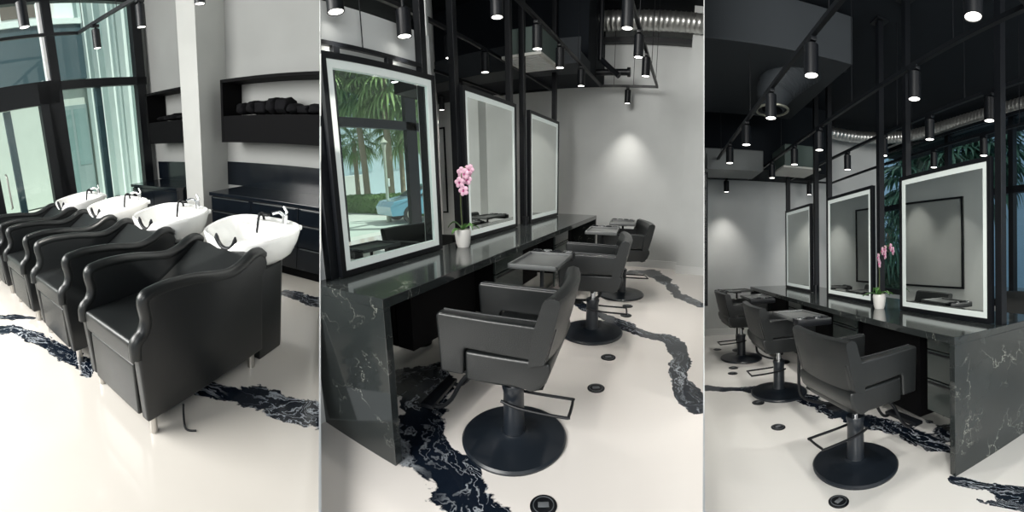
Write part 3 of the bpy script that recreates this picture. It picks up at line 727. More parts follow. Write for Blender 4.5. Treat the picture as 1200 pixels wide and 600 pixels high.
def orchid(label, bay, loc, rz, s=1.0):
    t = thing('potted_orchid', label, 'plant', bay, loc, rz)
    B().lathe([(0, 0), (0.048 * s, 0), (0.058 * s, 0.03 * s), (0.068 * s, 0.12 * s), (0.064 * s, 0.145 * s), (0.057 * s, 0.145 * s), (0.055 * s, 0.125 * s), (0, 0.125 * s)], seg=40).obj('pot', POTM, t)
    B().lathe([(0, 0.122 * s), (0.055 * s, 0.122 * s), (0.04 * s, 0.135 * s), (0, 0.14 * s)], seg=16).obj('bark', TRUNK, t)
    for k, (a, l, lift) in enumerate(((0.2, 0.16, 0.04), (1.9, 0.12, 0.08), (3.0, 0.17, 0.03), (4.2, 0.13, 0.07), (5.3, 0.14, 0.05))):
        rings = []
        for i in range(7):
            u = i / 6; d = l * s * u; z_ = (0.135 + lift * math.sin(u * 2.4) - 0.03 * u * u) * s; wd = 0.026 * s * math.sin(PI * min(1, 0.18 + u * 0.80))
            c, s_ = math.cos(a), math.sin(a)
            rings.append([(c * d - s_ * wd, s_ * d + c * wd, z_ + 0.008 * s), (c * d, s_ * d, z_), (c * d + s_ * wd, s_ * d - c * wd, z_ + 0.008 * s), (c * d, s_ * d, z_ - 0.003)])
        B().loft(rings).obj('leaf', LEAFM, t)
    st = B().tube(smooth_path([(0, 0, 0.13 * s), (0.005, 0.01, 0.32 * s), (0.0, 0.0, 0.50 * s), (0.03 * s, 0.0, 0.60 * s), (0.10 * s, 0.0, 0.64 * s), (0.15 * s, 0.0, 0.60 * s)], 5), 0.004, 7).obj('stem', STEMM, t)
    B().tube([(0.012, 0.0, 0.12 * s), (0.008, 0.0, 0.56 * s)], 0.003, 6).obj('stake', BLACK, t)
    for k, (fx_, fy_, fz_) in enumerate(((0.15, 0.01, 0.585), (0.115, -0.03, 0.62), (0.07, 0.02, 0.60), (0.03, -0.02, 0.585), (-0.005, 0.01, 0.52), (0.055, -0.03, 0.54), (0.0, -0.02, 0.455))):
        b = B(); an = rnd.random() * 1.2
        for j in range(5):
            a = an + 2 * PI * j / 5; r = 0.026 * s
            b.ball((fx_ * s, fy_ * s + math.cos(a) * r, fz_ * s + math.sin(a) * r), 0.024 * s, (0.32, 0.9 if j % 2 else 0.75, 0.8), 10, 7)
        f_ = b.obj('flower', PETAL, t)
        B().ball(((fx_ - 0.008) * s, fy_ * s, fz_ * s - 0.004), 0.008 * s, u=8, v=6).obj('lip', PETALC, f_)
    return t

# ------------------------------------------------------------------ BAY 2 : station seen from its left end
station(2, -1.29, 1, 1.28, 5.68, 0.605, 'black veined marble desk with waterfall end, in the middle picture', True)
for i, (a, c, dr) in enumerate(((0.55, 1.36, False), (1.42, 1.98, True), (2.02, 2.75, False), (2.90, 3.42, True), (3.46, 4.1, False))):
    cabinet(2, -1.29, 1, 1.28 + a, 1.28 + c, 0.16 if dr else 0.30, 0.435, 0.36, ('matte black cabinet under the desk behind the nearest middle chair', 'dark green grey drawer unit under the desk beside the nearest tray', 'matte black cabinet under the desk behind the second middle chair', 'dark drawer unit under the far half of the middle desk', 'matte black cabinet at the far end under the middle desk')[i], dr)
mirror_unit(2, -1.80, 1, 1.46, 2.51, 'largest lit mirror with a white light band, showing palm trees and a street', False, True)
mirror_unit(2, -1.80, 1, 2.90, 3.96, 'second lit mirror along the middle desk, right of the orchid', True)
mirror_unit(2, -1.80, 1, 4.34, 5.40, 'farthest and smallest lit mirror of the middle desk', True)
PL2 = ('black post at the left of the largest mirror, cut off by the picture edge', 'black post right of the largest mirror', 'black post right of the potted orchid', 'black post at the right side of the second mirror', 'black post left of the farthest mirror', 'slim black post at the far end of the middle desk')
for y_, lb in zip((1.43, 2.445, 2.87, 3.925, 4.27, 5.37), PL2): post(2, -1.865, y_, lb, clipit=True)
tag(B().lathe([(0, 0), (0.030, 0), (0.036, 0.10), (0.034, 0.10), (0.029, 0.006), (0, 0.006)], seg=24).obj('cup', BLACK), 'small black cup on the middle desk between the second and third mirror', 'cup', 2, (-1.78, 4.15, 0.92))
orchid('pink orchid in a white pot between the first two mirrors of the middle desk', 2, (-1.70, 2.66, 0.92), rad(100))
R188 = rad(188)
c2 = styling_chair('black leather styling chair nearest the viewer in the middle picture', 2, (-0.853, 1.80, 0), R188, 'styling chairs at the middle desk')
dup(c2, 2, (-0.80, 3.46, 0), rad(190), 'second black leather styling chair of the middle desk')
dup(c2, 2, (-0.735, 4.79, 0), rad(200), 'farthest black leather styling chair of the middle desk, by the white wall')
tr = tool_tray('grey tool tray on a pole behind the nearest middle chair', 2, (-0.95, 2.50, 0), rad(4))
dup(tr, 2, (-0.88, 4.22, 0), rad(6), 'tool tray on a pole between the second and third middle chair')
dup(tr, 2, (-0.80, 5.12, 0), rad(8), 'farthest tool tray of the middle desk, above the last chair')
dup(c2, 2, (-2.80, 3.46, 0), rad(-10), 'black styling chair visible inside the largest mirror')
dup(tr, 2, (-2.62, 2.50, 0), rad(176), 'tool tray visible inside the largest mirror, at its lower left')
for (x_, y_), lb in zip(((-0.53, 1.42), (-0.53, 2.48), (-0.54, 2.98), (-0.55, 4.03), (-0.58, 4.35)),
    ('round black floor outlet at the bottom edge of the middle picture', 'round black floor outlet right of the nearest middle chair base', 'round black floor outlet just before the second middle chair', 'round black floor outlet beside the third middle chair, nearer of a pair', 'round black floor outlet beside the third middle chair, farther of a pair')):
    outlet(lb, 2, x_, y_)
# walls of bay 2
struct(B().box(-4.7, -0.06, 6.5, 6.6, 0, 4.05).clip(2).obj('wall_back', WALL, smooth=False), 2)
struct(B().box(-0.06, 1.6, 6.22, 6.6, 0, 4.05).clip(2).obj('wall_right', WALL, smooth=False), 2)
struct(B().box(-4.6, -0.06, 6.485, 6.5, 0, 0.13).clip(2).obj('baseboard_back', TRIMW, smooth=False), 2)
struct(B().box(-0.075, 1.6, 6.205, 6.22, 0, 0.13).clip(2).obj('baseboard_right', TRIMW, smooth=False), 2)
struct(B().box(-6.2, 2.6, -0.6, 6.7, 4.0, 4.1).clip(2).obj('ceiling', CEIL, smooth=False), 2)
# low wall behind the first mirror, open where the mirror hangs
lw = B(); y0, y1, z0, z1 = 1.46, 2.51, 0.93, 2.22
for a in ((0.6, y0 + 0.03, 0, 2.54), (y1 - 0.03, y1 + 0.09, 0, 2.54), (y0, y1, 0, z0 + 0.03), (y0, y1, z1 - 0.03, 2.54)): lw.box(-1.95, -1.90, *a)
struct(lw.clip(2).obj('wall_left', WALL, smooth=False), 2)
dv = B().prism([(-1.95, 2.60), (-1.93, 2.62), (-4.60, 6.48), (-4.64, 6.48)], 0, 4.0, 'z')
struct(dv.clip(2).obj('wall_divider', WALL, smooth=False), 2)
# framed opening outline on the back wall seen between the mirrors
ft = thing('wall_frame', 'thin black frame on the white wall seen above the orchid', 'frame', 2, (-4.49, 6.49, 0.8))
B().box(-0.01, 0.02, -0.02, 0, 0, 1.66).box(-0.1, 0.0, -0.02, 0, 1.63, 1.66).box(-0.1, 0.0, -0.02, 0, 0, 0.03).obj('frame_bar', BLACK, ft, False)
# ceiling services bay 2
struct(B().box(-4.6, -1.42, 5.45, 6.5, 2.90, 4.0).clip(2).obj('ceiling_soffit', CEIL, smooth=False), 2)
tag(B().box(0, 3.0, 0, 0.5, 0, 0.14).box(0, 3.0, 0.0, 0.02, 0.14, 0.3).obj('metal_duct', DUCTB, smooth=False), 'dark duct box below the ceiling at the back wall', 'duct', 2, (-4.4, 5.0, 2.86))
ac = thing('ceiling_vent_box', 'hanging duct box with a pale grille above the middle desk', 'vent', 2, (-1.88, 4.55, 2.78))
B().box(-0.21, 0.21, -0.25, 0.35, 0.03, 0.30, 0.006).obj('box', ACM, ac, False)
g = B().box(-0.24, 0.24, -0.28, 0.38, 0.0, 0.03, 0.004).obj('grille_plate', GRILLE, ac, False)
gs = B()
for k in range(9): gs.box(-0.20, 0.20, -0.24 + k * 0.068, -0.20 + k * 0.068, -0.006, 0.0)
gs.obj('slats', TRIMW, g, False)
def spiral(label, bay, pts, r):
    path = smooth_path(pts, 10); b = B(); L = 0; ps = []; rs = []
    prev = None
    dense = []
    for a, c in zip(path, path[1:]):
        n = max(1, int((c - a).length / 0.018))
        for k in range(n): dense.append(a.lerp(c, k / n))
    dense.append(path[-1])
    for i, p in enumerate(dense): rs.append(r * (1.07 if i % 4 == 0 else 1.0))
    b.tube(dense, rs, 22)
    p0 = Vector(dense[0]); b.clip(bay)
    return tag(b.obj('spiral_duct', SPIRAL, shift=p0), label, 'duct', bay, p0)
spiral('ribbed silver duct along the top of the back wall in the middle picture', 2, [(-2.6, 6.15, 3.74), (-1.2, 6.15, 3.74), (0.6, 6.15, 3.74)], 0.13)
tag(B().box(0, 5, 0, 0.1, 0, 0.08).clip(2, (-4.0, 6.38, 3.52)).obj('cable_tray', BLACK, smooth=False), 'black bar under the silver duct at the top of the white wall', 'bar', 2, (-4.0, 6.38, 3.52))
pp = B().tube(smooth_path([(0, 0, 1.2), (0, 0, 0.32), (0.02, 0, 0.25), (0.28, -0.1, 0.02)], 4), 0.035, 14)
tag(pp.obj('drain_pipe', BLACK), 'black pipe dropping from the ceiling and bending before the white wall', 'pipe', 2, (-1.28, 5.6, 2.80))
tag(B().tube([(-0.3, 0, 0), (0.62, 0, 0)], 0.045, 14).tube([(0.60, 0, 0), (0.64, 0, 0)], 0.065, 14).obj('drain_pipe', BLACK), 'short horizontal black pipe with a flange above the lamp track', 'pipe', 2, (-1.55, 5.9, 2.97))
rail('rectangular black lamp track over the chairs in the middle picture, right side', 2, [(-1.40, 1.2, 2.85), (-1.40, 6.2, 2.85), (-0.537, 6.2, 2.85), (-0.537, 1.0, 2.85)])
rail('black lamp track above the mirrors of the middle desk', 2, [(-3.14, 1.6, 2.85), (-3.15, 6.3, 2.85), (-2.25, 6.3, 2.85), (-2.20, 2.2, 2.85)])
S2L = (((-1.40, 2.76), 'large black spot lamp at the top centre of the middle picture'), ((-1.40, 3.55), 'black spot lamp right of the two centre posts'), ((-2.2, 4.02), 'black spot lamp seen above the second mirror'),
       ((-1.40, 4.2), 'black spot lamp beside the hanging vent box'), ((-1.40, 5.05), 'small black spot lamp on the left track near the back wall'), ((-0.537, 3.22), 'largest spot lamp on the right hand track'),
       ((-0.537, 3.93), 'middle spot lamp on the right hand track'), ((-0.537, 4.6), 'farthest spot lamp on the long side of the right hand track'), ((-0.98, 6.2), 'small spot lamp on the end bar before the white wall'),
       ((-2.21, 3.35), 'tiny spot lamp seen between the posts'))
for (x_, y_), lb in S2L: pendant(lb, 2, x_, y_, 2.60, energy=50)
for i, (x_, y_) in enumerate(((-1.40, 3.2), (-1.40, 4.9), (-1.40, 5.8), (-0.537, 3.9), (-0.537, 5.2), (-0.537, 5.9), (-0.9, 6.2), (-1.2, 6.2))):
    wire('thin black wires holding the right hand lamp track of the middle picture', 2, x_, y_, 2.86, 4.0, 'wires of the middle lamp track')

# street seen in the largest mirror ------------------------------------------------
SG = 0.0
struct(B().box(-60, -7.9, 2, 70, -0.12, -0.02).clip(2).obj('ground', ASPH, smooth=False), 2)
wm = thing('window_2', 'tall black framed window wall seen in the largest mirror', 'window', 2, (-7.9, 8, 0)); wm['kind'] = 'structure'
frame_bars(rel([(6.42, 6.74, 0, 5.2), (9.35, 9.85, 0, 5.2), (4, 14, 2.98, 3.22), (12.4, 12.6, 0, 5.2)], 8), -0.08, 0.06).obj('window_frame', BLACK, wm, False)
B().box(-0.01, 0.0, -4, 6, 0.1, 2.98).box(-0.01, 0, -4, 6, 3.22, 5.2).obj('pane', GLASS, wm, False)
struct(B().box(-8.05, -7.85, 2.5, 6.42, 0, 5.2).clip(2).obj('wall_reveal', WALL, smooth=False), 2)
def palm(label, bay, base, h, r0=0.16, crown=1.6, n=34, seed=1, fm=None, group=None, lean=0.0, droop=1.0):
    fm = fm or FROND; R = random.Random(seed)
    t = thing('palm_tree', label, 'tree', bay, base, R.random() * 6, group)
    pts = [(lean * (i / 6) ** 2, 0, h * i / 6) for i in range(7)]
    B().tube(pts, [r0 * 1.25] + [r0 * (1 - 0.04 * i) for i in range(6)], 12).obj('trunk', TRUNK, t)
    b = B(); top = Vector((lean, 0, h))
    for k in range(n):
        a = 2.4 * k; el = 1.25 - 2.15 * (k / n) ** 0.9 + R.uniform(-0.1, 0.1)
        L_ = crown * R.uniform(0.8, 1.05)
        d = Vector((math.cos(a) * math.cos(el), math.sin(a) * math.cos(el), math.sin(el)))
        side = Vector((-math.sin(a), math.cos(a), 0))
        pet = [top + d * (L_ * 0.55 * u) + Vector((0, 0, -0.35 * droop * L_ * (0.55 * u) ** 2)) for u in (0, 0.33, 0.66, 1)]
        b.tube(pet, 0.012, 4)
        hub = pet[-1]; dd = (pet[-1] - pet[-2]).normalized()
        nb = 15
        for j in range(nb):
            ph = (j / (nb - 1) - 0.5) * 3.5
            dr = (dd * math.cos(ph) + side * math.sin(ph)).normalized()
            ll = L_ * 0.55 * (0.7 + 0.3 * math.cos(ph)) * R.uniform(0.85, 1.1)
            q = dr.cross(Vector((0, 0, 1))); q = q.normalized() * 0.030 * crown if q.length > 0.01 else side * 0.03
            m1 = hub + dr * ll * 0.5 + Vector((0, 0, -0.04 * droop)); m2 = hub + dr * ll * 0.85 + Vector((0, 0, -0.22 * ll * droop)); m3 = hub + dr * ll + Vector((0, 0, -0.50 * ll * droop))
            vs = [b.bm.verts.new(v) for v in (hub, m1 + q, m2 + q * 0.6, m3, m2 - q * 0.6, m1 - q)]
            b.bm.faces.new(vs[:3] + vs[4:]); b.bm.faces.new((vs[2], vs[3], vs[4]))
    b.obj('crown', fm, t, False)
    return t
palm('tall palm in the largest mirror, left of the street lamp', 2, (-16.9, 16.2, SG), 7.2, 0.2, 2.6, 44, 1, lean=-0.4)
palm('tall palm in the largest mirror, just right of the street lamp', 2, (-14.8, 16.0, SG), 7.0, 0.2, 2.6, 44, 2)
palm('palm at the right side of the largest mirror', 2, (-12.6, 17.2, SG), 5.4, 0.2, 2.6, 46, 3)
palm('short palm behind the hedge in the largest mirror', 2, (-18.6, 17.0, SG), 4.2, 0.16, 1.7, 34, 4)
palm('palm above the left edge of the largest mirror', 2, (-17.6, 14.3, SG), 7.8, 0.2, 2.4, 40, 6)
palm('palm behind the street lamp in the largest mirror, in its upper half', 2, (-15.9, 18.3, SG), 4.6, 0.16, 2.0, 36, 8)
def leaf_mass(L_, W_, H_, n, seed, s=0.07):
    R = random.Random(seed); b = B()
    b.box(-L_ / 2 + 0.05, L_ / 2 - 0.05, -W_ / 2 + 0.05, W_ / 2 - 0.05, 0, H_ - 0.06)
    for _ in range(n):
        f = R.random(); p = Vector((R.uniform(-L_ / 2, L_ / 2), R.uniform(-W_ / 2, W_ / 2), R.uniform(0, H_)))
        if f < 0.6: p.y = -W_ / 2 + R.uniform(-0.05, 0.03)
        elif f < 0.85: p.z = H_ + R.uniform(-0.06, 0.07)
        a = Vector((R.gauss(0, 1), R.gauss(0, 1), R.gauss(0, 1))).normalized(); c = a.orthogonal().normalized()
        b.quad(p - a * s, p + c * s * 0.5, p + a * s, p - c * s * 0.5)
    return b
hd = leaf_mass(9.0, 0.9, 0.85, 4200, 5, 0.09)
tag(hd.obj('hedge', HEDGEM, smooth=False), 'clipped green hedge across the street in the largest mirror', 'hedge', 2, (-13.9, 14.2, SG), rad(-12))
sl = thing('street_lamp', 'pale street lamp post with a lantern, seen in the largest mirror', 'lamp post', 2, (-10.25, 10.85, SG))
B().lathe([(0, 0), (0.10, 0), (0.085, 0.25), (0.065, 0.4), (0.05, 2.65), (0, 2.65)], seg=16).obj('pole', LAMPP, sl)
B().lathe([(0, 2.65), (0.06, 2.65), (0.10, 2.92), (0.16, 2.93), (0.03, 3.08), (0.02, 3.14), (0, 3.14)], seg=8).obj('lantern', LAMPP, sl)
B().box(-0.09, 0.09, 0.0, 0.10, 1.32, 1.62, 0.01).obj('sign_box', TRIMW, sl)
def car(label, bay, loc, rz):
    t = thing('car', label, 'car', bay, loc, rz)
    W = 0.86
    prof = [(-2.1, 0.30), (-2.15, 0.62), (-2.0, 0.80), (-1.2, 0.93), (-0.6, 1.30), (0.3, 1.40), (1.05, 1.30), (1.6, 0.98), (2.1, 0.90), (2.15, 0.5), (2.05, 0.28)]
    rings = []
    for u, k in ((-1, 0.93), (-0.94, 1.0), (0, 1.0), (0.94, 1.0), (1, 0.93)):
        rings.append([(x_, W * u * (0.82 if z_ > 1.1 else 1.0), 0.28 + (z_ - 0.28) * k) for x_, z_ in prof])
    B().loft(rings).obj('body', CARP, t)
    for sy in (-1, 1): B().prism([(-1.05, 0.93), (-0.55, 1.22), (0.3, 1.30), (0.98, 1.22), (1.4, 0.96)], sy * 0.80, sy * 0.84, 'y').obj('side_window', GLASSD, t, False)
    B().prism([(-1.22, 0.95), (-0.66, 1.27), (-0.64, 1.25), (-1.16, 0.92)], -0.62, 0.62, 'y').obj('windscreen', GLASSD, t, False)
    for sx in (-1.35, 1.3):
        for sy in (-1, 1):
            wh = B().tube([(sx, sy * 0.70, 0.32), (sx, sy * 0.88, 0.32)], 0.32, 24).obj('wheel', TYRE, t)
            B().tube([(sx, sy * 0.875, 0.32), (sx, sy * 0.89, 0.32)], 0.2, 16).obj('hub', STEEL, wh)
    return t
car('blue car parked at the kerb in the largest mirror', 2, (-9.0, 12.2, SG), rad(62))
bb = thing('building', 'pale blue building behind the palms in the largest mirror', 'building', 2, (-32, 34, 0), rad(45))
B().box(-14, 14, 0, 6, 0, 14).obj('wall', BLDG, bb, False)
for k in range(6):
    B().box(-12.5 + k * 4.2, -10.0 + k * 4.2, -0.1, 0, 3.0, 5.2).obj('window', mat('pale facade window', (0.42, 0.58, 0.62), 0.3), bb, False)
B().box(-6, -2.5, -2.2, -0.4, 0, 2.6, 0.1).obj('porch', mat('pale stucco', (0.7, 0.72, 0.68), 0.8), bb, False)

# ------------------------------------------------------------------ BAY 3 : the same kind of station seen from its right end
station(3, 1.95, -1, 2.0, 6.85, 1.08, 'black veined marble desk with waterfall end, in the right picture', False)
for i, (a, c, dr) in enumerate(((0.22, 0.60, True), (0.66, 1.55, False), (1.70, 2.25, True), (2.3, 3.0, False), (3.2, 3.7, True), (3.75, 4.4, False))):
    cabinet(3, 1.95, -1, 2.0 + a, 2.0 + c, 0.30 if dr else 0.26, 0.435, 0.50 if i == 0 else 0.12, ('small dark drawer unit under the right desk beside the marble end', 'matte black cabinet under the right desk behind the nearest chair', 'dark drawer unit under the right desk between two chairs', 'matte black cabinet under the right desk behind the middle chair', 'dark drawer unit under the far half of the right desk', 'matte black cabinet at the far end under the right desk')[i], dr)
mirror_unit(3, 2.46, -1, 2.11, 3.26, 'largest lit mirror of the right picture, reflecting a white room', True)
mirror_unit(3, 2.46, -1, 3.75, 4.86, 'middle lit mirror of the right picture', True)
mirror_unit(3, 2.46, -1, 5.38, 6.43, 'farthest narrow lit mirror of the right picture', True)
PL3 = ('widest black post, right of the largest mirror in the right picture', 'black post left of the largest mirror in the right picture', 'black post right of the middle mirror in the right picture', 'black post left of the middle mirror in the right picture', 'black post right of the farthest mirror in the right picture', 'thinnest black post, left of the farthest mirror in the right picture')
for y_, lb in zip((2.06, 3.22, 3.68, 4.90, 5.32, 6.46), PL3): post(3, 2.525, y_, lb, 0.032)
orchid('pink orchid in a white pot between the two nearer mirrors of the right picture', 3, (2.36, 3.47, 0.92), rad(-20))
tag(B().lathe([(0, 0), (0.035, 0), (0.040, 0.13), (0.037, 0.13), (0.033, 0.006), (0, 0.006)], seg=24).obj('cup', BLACK), 'small black cup on the right desk between the two farther mirrors', 'cup', 3, (2.42, 5.12, 0.92))
c3 = dup(c2, 3, (1.517, 2.541, 0), rad(7), 'black leather styling chair nearest the viewer in the right picture', 'styling chairs at the right desk')
dup(c3, 3, (1.516, 4.127, 0), rad(0), 'middle black leather styling chair of the right picture')
dup(c3, 3, (1.468, 5.595, 0), rad(2), 'farthest black leather styling chair of the right picture, at the left edge')
dup(tr, 3, (1.54, 3.62, 0), rad(184), 'tool tray on a curved pole left of the nearest chair in the right picture')
dup(tr, 3, (1.62, 5.35, 0), rad(180), 'tool tray between the two farther chairs of the right picture')
dup(tr, 3, (1.60, 6.42, 0), rad(100), 'farthest tool tray at the left edge of the right picture')
for (x_, y_), lb in zip(((1.22, 2.24), (1.227, 3.334), (1.223, 3.92), (1.19, 4.93), (1.25, 5.16), (1.23, 6.19)),
    ('round black floor outlet below the nearest chair in the right picture', 'round black floor outlet left of the nearest base in the right picture', 'round black floor outlet under the dark streak in the right picture', 'nearer of two round floor outlets by the far chair in the right picture', 'farther of two round floor outlets by the far chair in the right picture', 'tiny round floor outlet at the left edge of the right picture')):
    outlet(lb, 3, x_, y_)
# walls of bay 3
struct(B().box(-1.5, 4.95, 7.27, 7.37, 0, 4.05).clip(3).obj('wall_back', WALL, smooth=False), 3)
struct(B().box(-1.5, 4.95, 7.255, 7.27, 0, 0.12).clip(3).obj('baseboard_back', TRIMW, smooth=False), 3)
struct(B().box(-1.5, 6.7, -1.2, 8.5, 4.0, 4.1).clip(3).obj('ceiling', CEIL, smooth=False), 3)
struct(B().box(-1.2, 3.3, 6.3, 7.27, 2.88, 4.0).clip(3).obj('ceiling_soffit', CEIL, smooth=False), 3)
W3 = 5.5
wn3 = thing('window_3', 'black framed window wall beyond the mirrors of the right picture', 'window', 3, (W3, 4, 0)); wn3['kind'] = 'structure'
frame_bars(rel([(-1, 8.3, 2.50, 2.62), (-1, 8.3, 3.78, 3.95), (-1, 8.3, 0.56, 0.68), (4.05, 4.15, 0.6, 3.9), (8.2, 8.3, 0.6, 3.9), (6.95, 7.03, 0.6, 3.9), (1.2, 1.3, 0.6, 3.9), (5.6, 5.7, 2.6, 3.9)], 4), -0.06, 0.06).obj('window_frame', BLACK, wn3, False)
B().box(0, 0.01, -5, 4.2, 0.68, 2.5).box(0, 0.01, -5, 4.2, 2.62, 3.8).obj('pane', GLASS, wn3, False)
struct(B().box(W3 - 0.05, W3 + 0.1, -1.2, 8.3, 0, 0.56).obj('wall_under_window', TRIMW, smooth=False), 3)
struct(B().box(W3 - 0.05, W3 + 0.1, -1.2, 8.3, 3.92, 4.0).obj('wall_window_header', WALL, smooth=False), 3)
struct(B().box(4.9, 4.98, 7.37, 8.4, 0, 4.0).box(4.9, 5.6, 8.32, 8.4, 0, 4.0).obj('wall_side', WALL, smooth=False), 3)
spiral('long silver duct running over the window in the right picture', 3, [(5.15, -0.8, 3.80), (5.15, 3.0, 3.80), (5.10, 5.0, 3.80), (4.9, 6.2, 3.80), (4.2, 6.75, 3.80), (3.2, 6.8, 3.80), (2.2, 6.8, 3.74)], 0.11)
tag(B().box(0, 0.05, 0, 8.0, 0, 0.05).obj('cable_tray', BLACK, smooth=False), 'black bar below the long silver duct in the right picture', 'bar', 3, (5.0, -1, 3.62))
rail('black lamp track over the chairs in the right picture', 3, [(1.155, 0.9, 2.85), (1.155, 6.95, 2.85), (1.95, 6.95, 2.85), (1.95, 1.40, 2.85), (1.5, 1.40, 2.85)])
rail('black lamp track behind the mirrors in the right picture', 3, [(2.70, 0.9, 2.85), (2.70, 6.85, 2.85), (3.56, 6.85, 2.85), (3.56, 1.3, 2.85)])
S3L = (((1.155, 2.45), 'spot lamp on the near track, right of the big dark duct'), ((1.53, 1.45), 'largest spot lamp, at the top of the right picture'), ((1.95, 2.40), 'spot lamp right of the tall post with a top plate'), ((1.155, 3.26), 'spot lamp inside the mouth of the round dark duct'),
       ((1.155, 4.06), 'fourth spot lamp along the near left track'), ((1.155, 4.86), 'fifth spot lamp along the near left track'), ((1.95, 4.0), 'spot lamp between the centre posts of the right picture'), ((1.95, 4.72), 'spot lamp above the far mirror of the right picture'),
       ((1.95, 5.6), 'small spot lamp before the vent grille in the right picture'), ((1.55, 6.95), 'smallest spot lamp on the end bar, at the left of the right picture'), ((2.70, 2.31), 'spot lamp before the window at the right, beside the wide post'),
       ((2.70, 3.07), 'spot lamp hanging before the palm window'), ((2.70, 3.86), 'spot lamp behind the middle mirror top'), ((3.56, 3.1), 'spot lamp on the far track over the largest mirror'), ((3.56, 3.95), 'spot lamp on the far track seen over the largest mirror, left one'),
       ((2.70, 4.7), 'spot lamp above the middle mirror of the right picture'), ((3.1, 6.85), 'tiny spot lamp on the far end bar of the right picture'))
for (x_, y_), lb in S3L: pendant(lb, 3, x_, y_, 2.60, energy=50)
for x_, y_ in ((1.155, 2.2), (1.155, 3.9), (1.155, 5.4), (1.95, 2.0), (1.95, 3.3), (1.95, 5.2), (2.70, 2.6), (2.70, 3.6), (3.56, 2.6), (3.56, 4.4)):
    wire('thin black wires holding the lamp tracks of the right picture', 3, x_, y_, 2.86, 4.0, 'wires of the right lamp tracks')
# dark ductwork
tag(B().box(-1.6, 2.0, -0.9, 0.9, 0, 0.5, 0.01).clip(3, (0.2, 4.6, 3.45)).obj('ceiling_duct', DUCTB, smooth=False), 'broad flat dark duct under the ceiling at the left of the right picture', 'duct', 3, (0.2, 4.6, 3.45))
dp = smooth_path([(0.60, -0.25, 0.78), (0.42, -0.15, 0.66), (0.20, -0.05, 0.45), (0.04, 0.0, 0.22), (0.0, 0.0, 0.0)], 14)
fd = thing('flexible_duct', 'round dark flexible duct with an open ringed mouth hanging from the ceiling', 'duct', 3, (1.52, 4.30, 3.08))
B().tube(dp, [(0.36 - 0.0036 * i) * (1.0 if i % 2 else 1.03) * (1 if i < len(dp) - 12 else 1 - 0.025 * (i - len(dp) + 12)) for i in range(len(dp))], 28, caps=False).obj('hose', DUCTB, fd)
B().tube([(0.175 * math.cos(a), 0.175 * math.sin(a), 0) for a in [2 * PI * k / 32 for k in range(32)]], 0.014, 8, closed=True).obj('mouth_ring', mat('brass grey ring', (0.34, 0.34, 0.28), 0.35, metal=0.7), fd)
ac3 = thing('ceiling_vent_box', 'dark duct box with a pale grille behind the posts in the right picture', 'vent', 3, (2.42, 5.9, 2.78))
B().box(-0.25, 0.30, -0.25, 0.35, 0.03, 0.36, 0.006).obj('box', ACM, ac3, False)
B().box(-0.28, 0.33, -0.28, 0.38, 0.0, 0.03, 0.004).obj('grille_plate', GRILLE, ac3, False)
tag(B().box(-0.8, 0.35, -0.3, 0.35, 0, 0.30, 0.01).box(-0.5, 0.30, -0.36, -0.3, -0.02, 0.20).clip(3, (1.5, 6.0, 2.72)).obj('metal_duct', mat('scuffed grey duct', (0.13, 0.14, 0.14), 0.4, metal=0.6), smooth=False), 'grey metal duct box low on the left before the white wall', 'duct', 3, (1.5, 6.0, 2.72))
# outside bay 3
struct(B().box(5.7, 60, -60, 60, -0.3, -0.2).clip(3).obj('ground', mat('blue grey paving', (0.25, 0.34, 0.42), 0.8), smooth=False), 3)
b3 = thing('building', 'blue building filling the window at the right edge', 'building', 3, (16, -2, -0.2))
B().box(0, 6, -14, 26, 0, 14).obj('wall', BLDGB, b3, False)
B().box(-0.8, 0, -14, 9.5, 6.6, 6.8).obj('ledge', mat('light blue ledge', (0.35, 0.45, 0.55), 0.6), b3, False)
for k in range(4): B().box(-0.05, 0.02, -3.2 + k * 2.6, -2.0 + k * 2.6, 1.0, 3.2).obj('window', mat('dark blue window', (0.05, 0.09, 0.14), 0.2), b3, False)
palm('palm outside the window right of the middle mirror', 3, (9.4, 10.9, -0.2), 4.4, 0.15, 2.2, 44, 11, FRONDB)
palm('palm crown outside, seen above the largest mirror', 3, (10.6, 10.8, -0.2), 5.4, 0.15, 2.5, 48, 12, FRONDB)
palm('second palm crown outside above the largest mirror, at its right', 3, (12.0, 10.4, -0.2), 5.9, 0.15, 2.5, 48, 13, FRONDB)
palm('palm outside in the gap behind the orchid', 3, (8.4, 11.6, -0.2), 2.6, 0.15, 1.8, 40, 14, FRONDB)
for k, (x_, y_, s_, lb) in enumerate(((8.6, 11.2, 1.2, 'dark green shrub outside behind the orchid'), (12.2, 3.6, 1.5, 'dark green shrub outside at the right edge'), (12.0, 5.8, 1.4, 'dark green shrub outside hidden beside the widest post'))):
    tag(leaf_mass(2.4, 1.2, s_, 900, 30 + k, 0.12).obj('shrub', mat('dark shrub leaf', (0.03, 0.07, 0.04), 0.7), smooth=False), lb, 'shrub', 3, (x_, y_, -0.2), rad(-60))
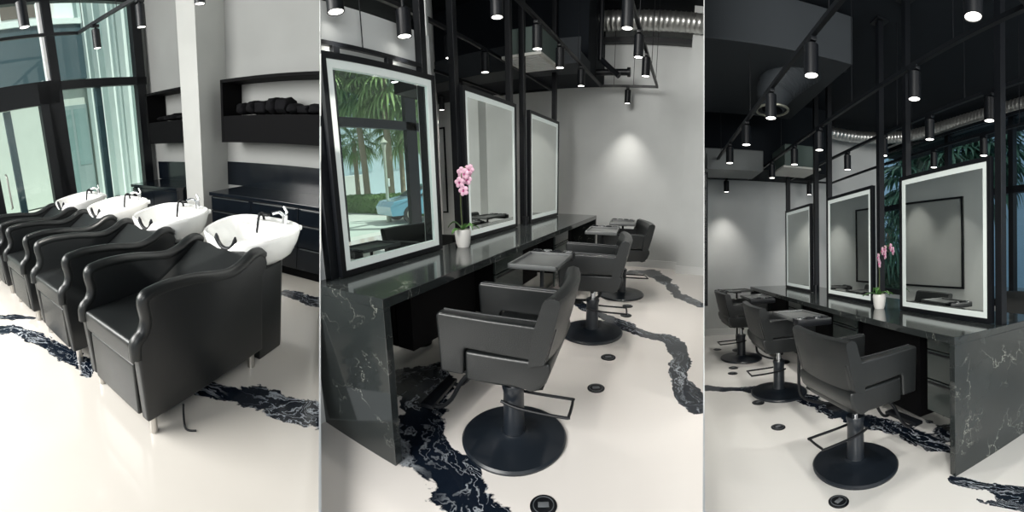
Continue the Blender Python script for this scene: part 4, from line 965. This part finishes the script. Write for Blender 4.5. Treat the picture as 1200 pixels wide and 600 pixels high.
dup(c2, 3, (4.80, 3.40, 0), rad(20), 'black leather styling chair behind the desk, cut off at the right edge', 'styling chairs at the right desk')

# framed panel on the partition, reflected in the right picture's largest mirror
def on_partition(d0, z0): return Matrix.Translation(CAM_POS) @ (CAM_ROT @ Matrix.Rotation(-EDGE, 3, 'Y') @ Matrix(((1, 0, 0), (0, 0, 1), (0, -1, 0)))).to_4x4() @ Matrix.Translation((0.0025, d0, z0))
wf = bpy.data.objects.new('wall_panel', None); COL.objects.link(wf); wf.matrix_world = on_partition(3.88, -0.50)
wf['label'] = 'grey wall panel with a thin black frame, seen in the largest mirror of the right picture'; wf['category'] = 'panel'
B().box(0, 0.02, 0, 2.4, 0, 1.34).obj('panel', GREYP, wf, False)
b = B()
for a in ((0, 2.4, 0, 0.03), (0, 2.4, 1.31, 1.34), (0, 0.03, 0, 1.34), (2.37, 2.4, 0, 1.34)): b.box(0.0, 0.035, *a)
b.obj('frame', BLACK, wf, False)
for (x_, y_), lb in zip(((-3.15, 3.6), (-3.15, 5.0), (-3.9, 5.6)), ('spot lamp behind the second mirror of the middle desk', 'spot lamp behind the third mirror of the middle desk', 'spot lamp near the corner behind the middle desk')): pendant(lb, 2, x_, y_, 2.60, energy=60)

pendant('black spot lamp above the right corner of the largest mirror', 2, -1.80, 2.19, 2.42, 0.17, 0.05, 2.75, energy=20)
pendant('spot lamp cut off at the top left of the middle picture', 2, -1.80, 1.60, 2.44, 0.17, 0.05, 2.75, energy=20)
mr = thing('mirror_rail', 'slim black rail on two clamps above the largest mirror', 'rail', 2, (-1.85, 1.44, 2.225))
B().box(-0.012, 0.012, 0.03, 1.0, 0.05, 0.075).clip(2, (-1.85, 1.44, 2.225)).obj('bar', BLACK, mr, False)
for y_ in (0.14, 0.60): B().box(-0.015, 0.02, y_, y_ + 0.05, 0.0, 0.05, 0.003).obj('clamp', BLACK, mr, False)
wire('thin wire in front of the white wall above the largest mirror', 2, -1.85, 1.84, 2.30, 4.0, 'wire above the largest mirror')
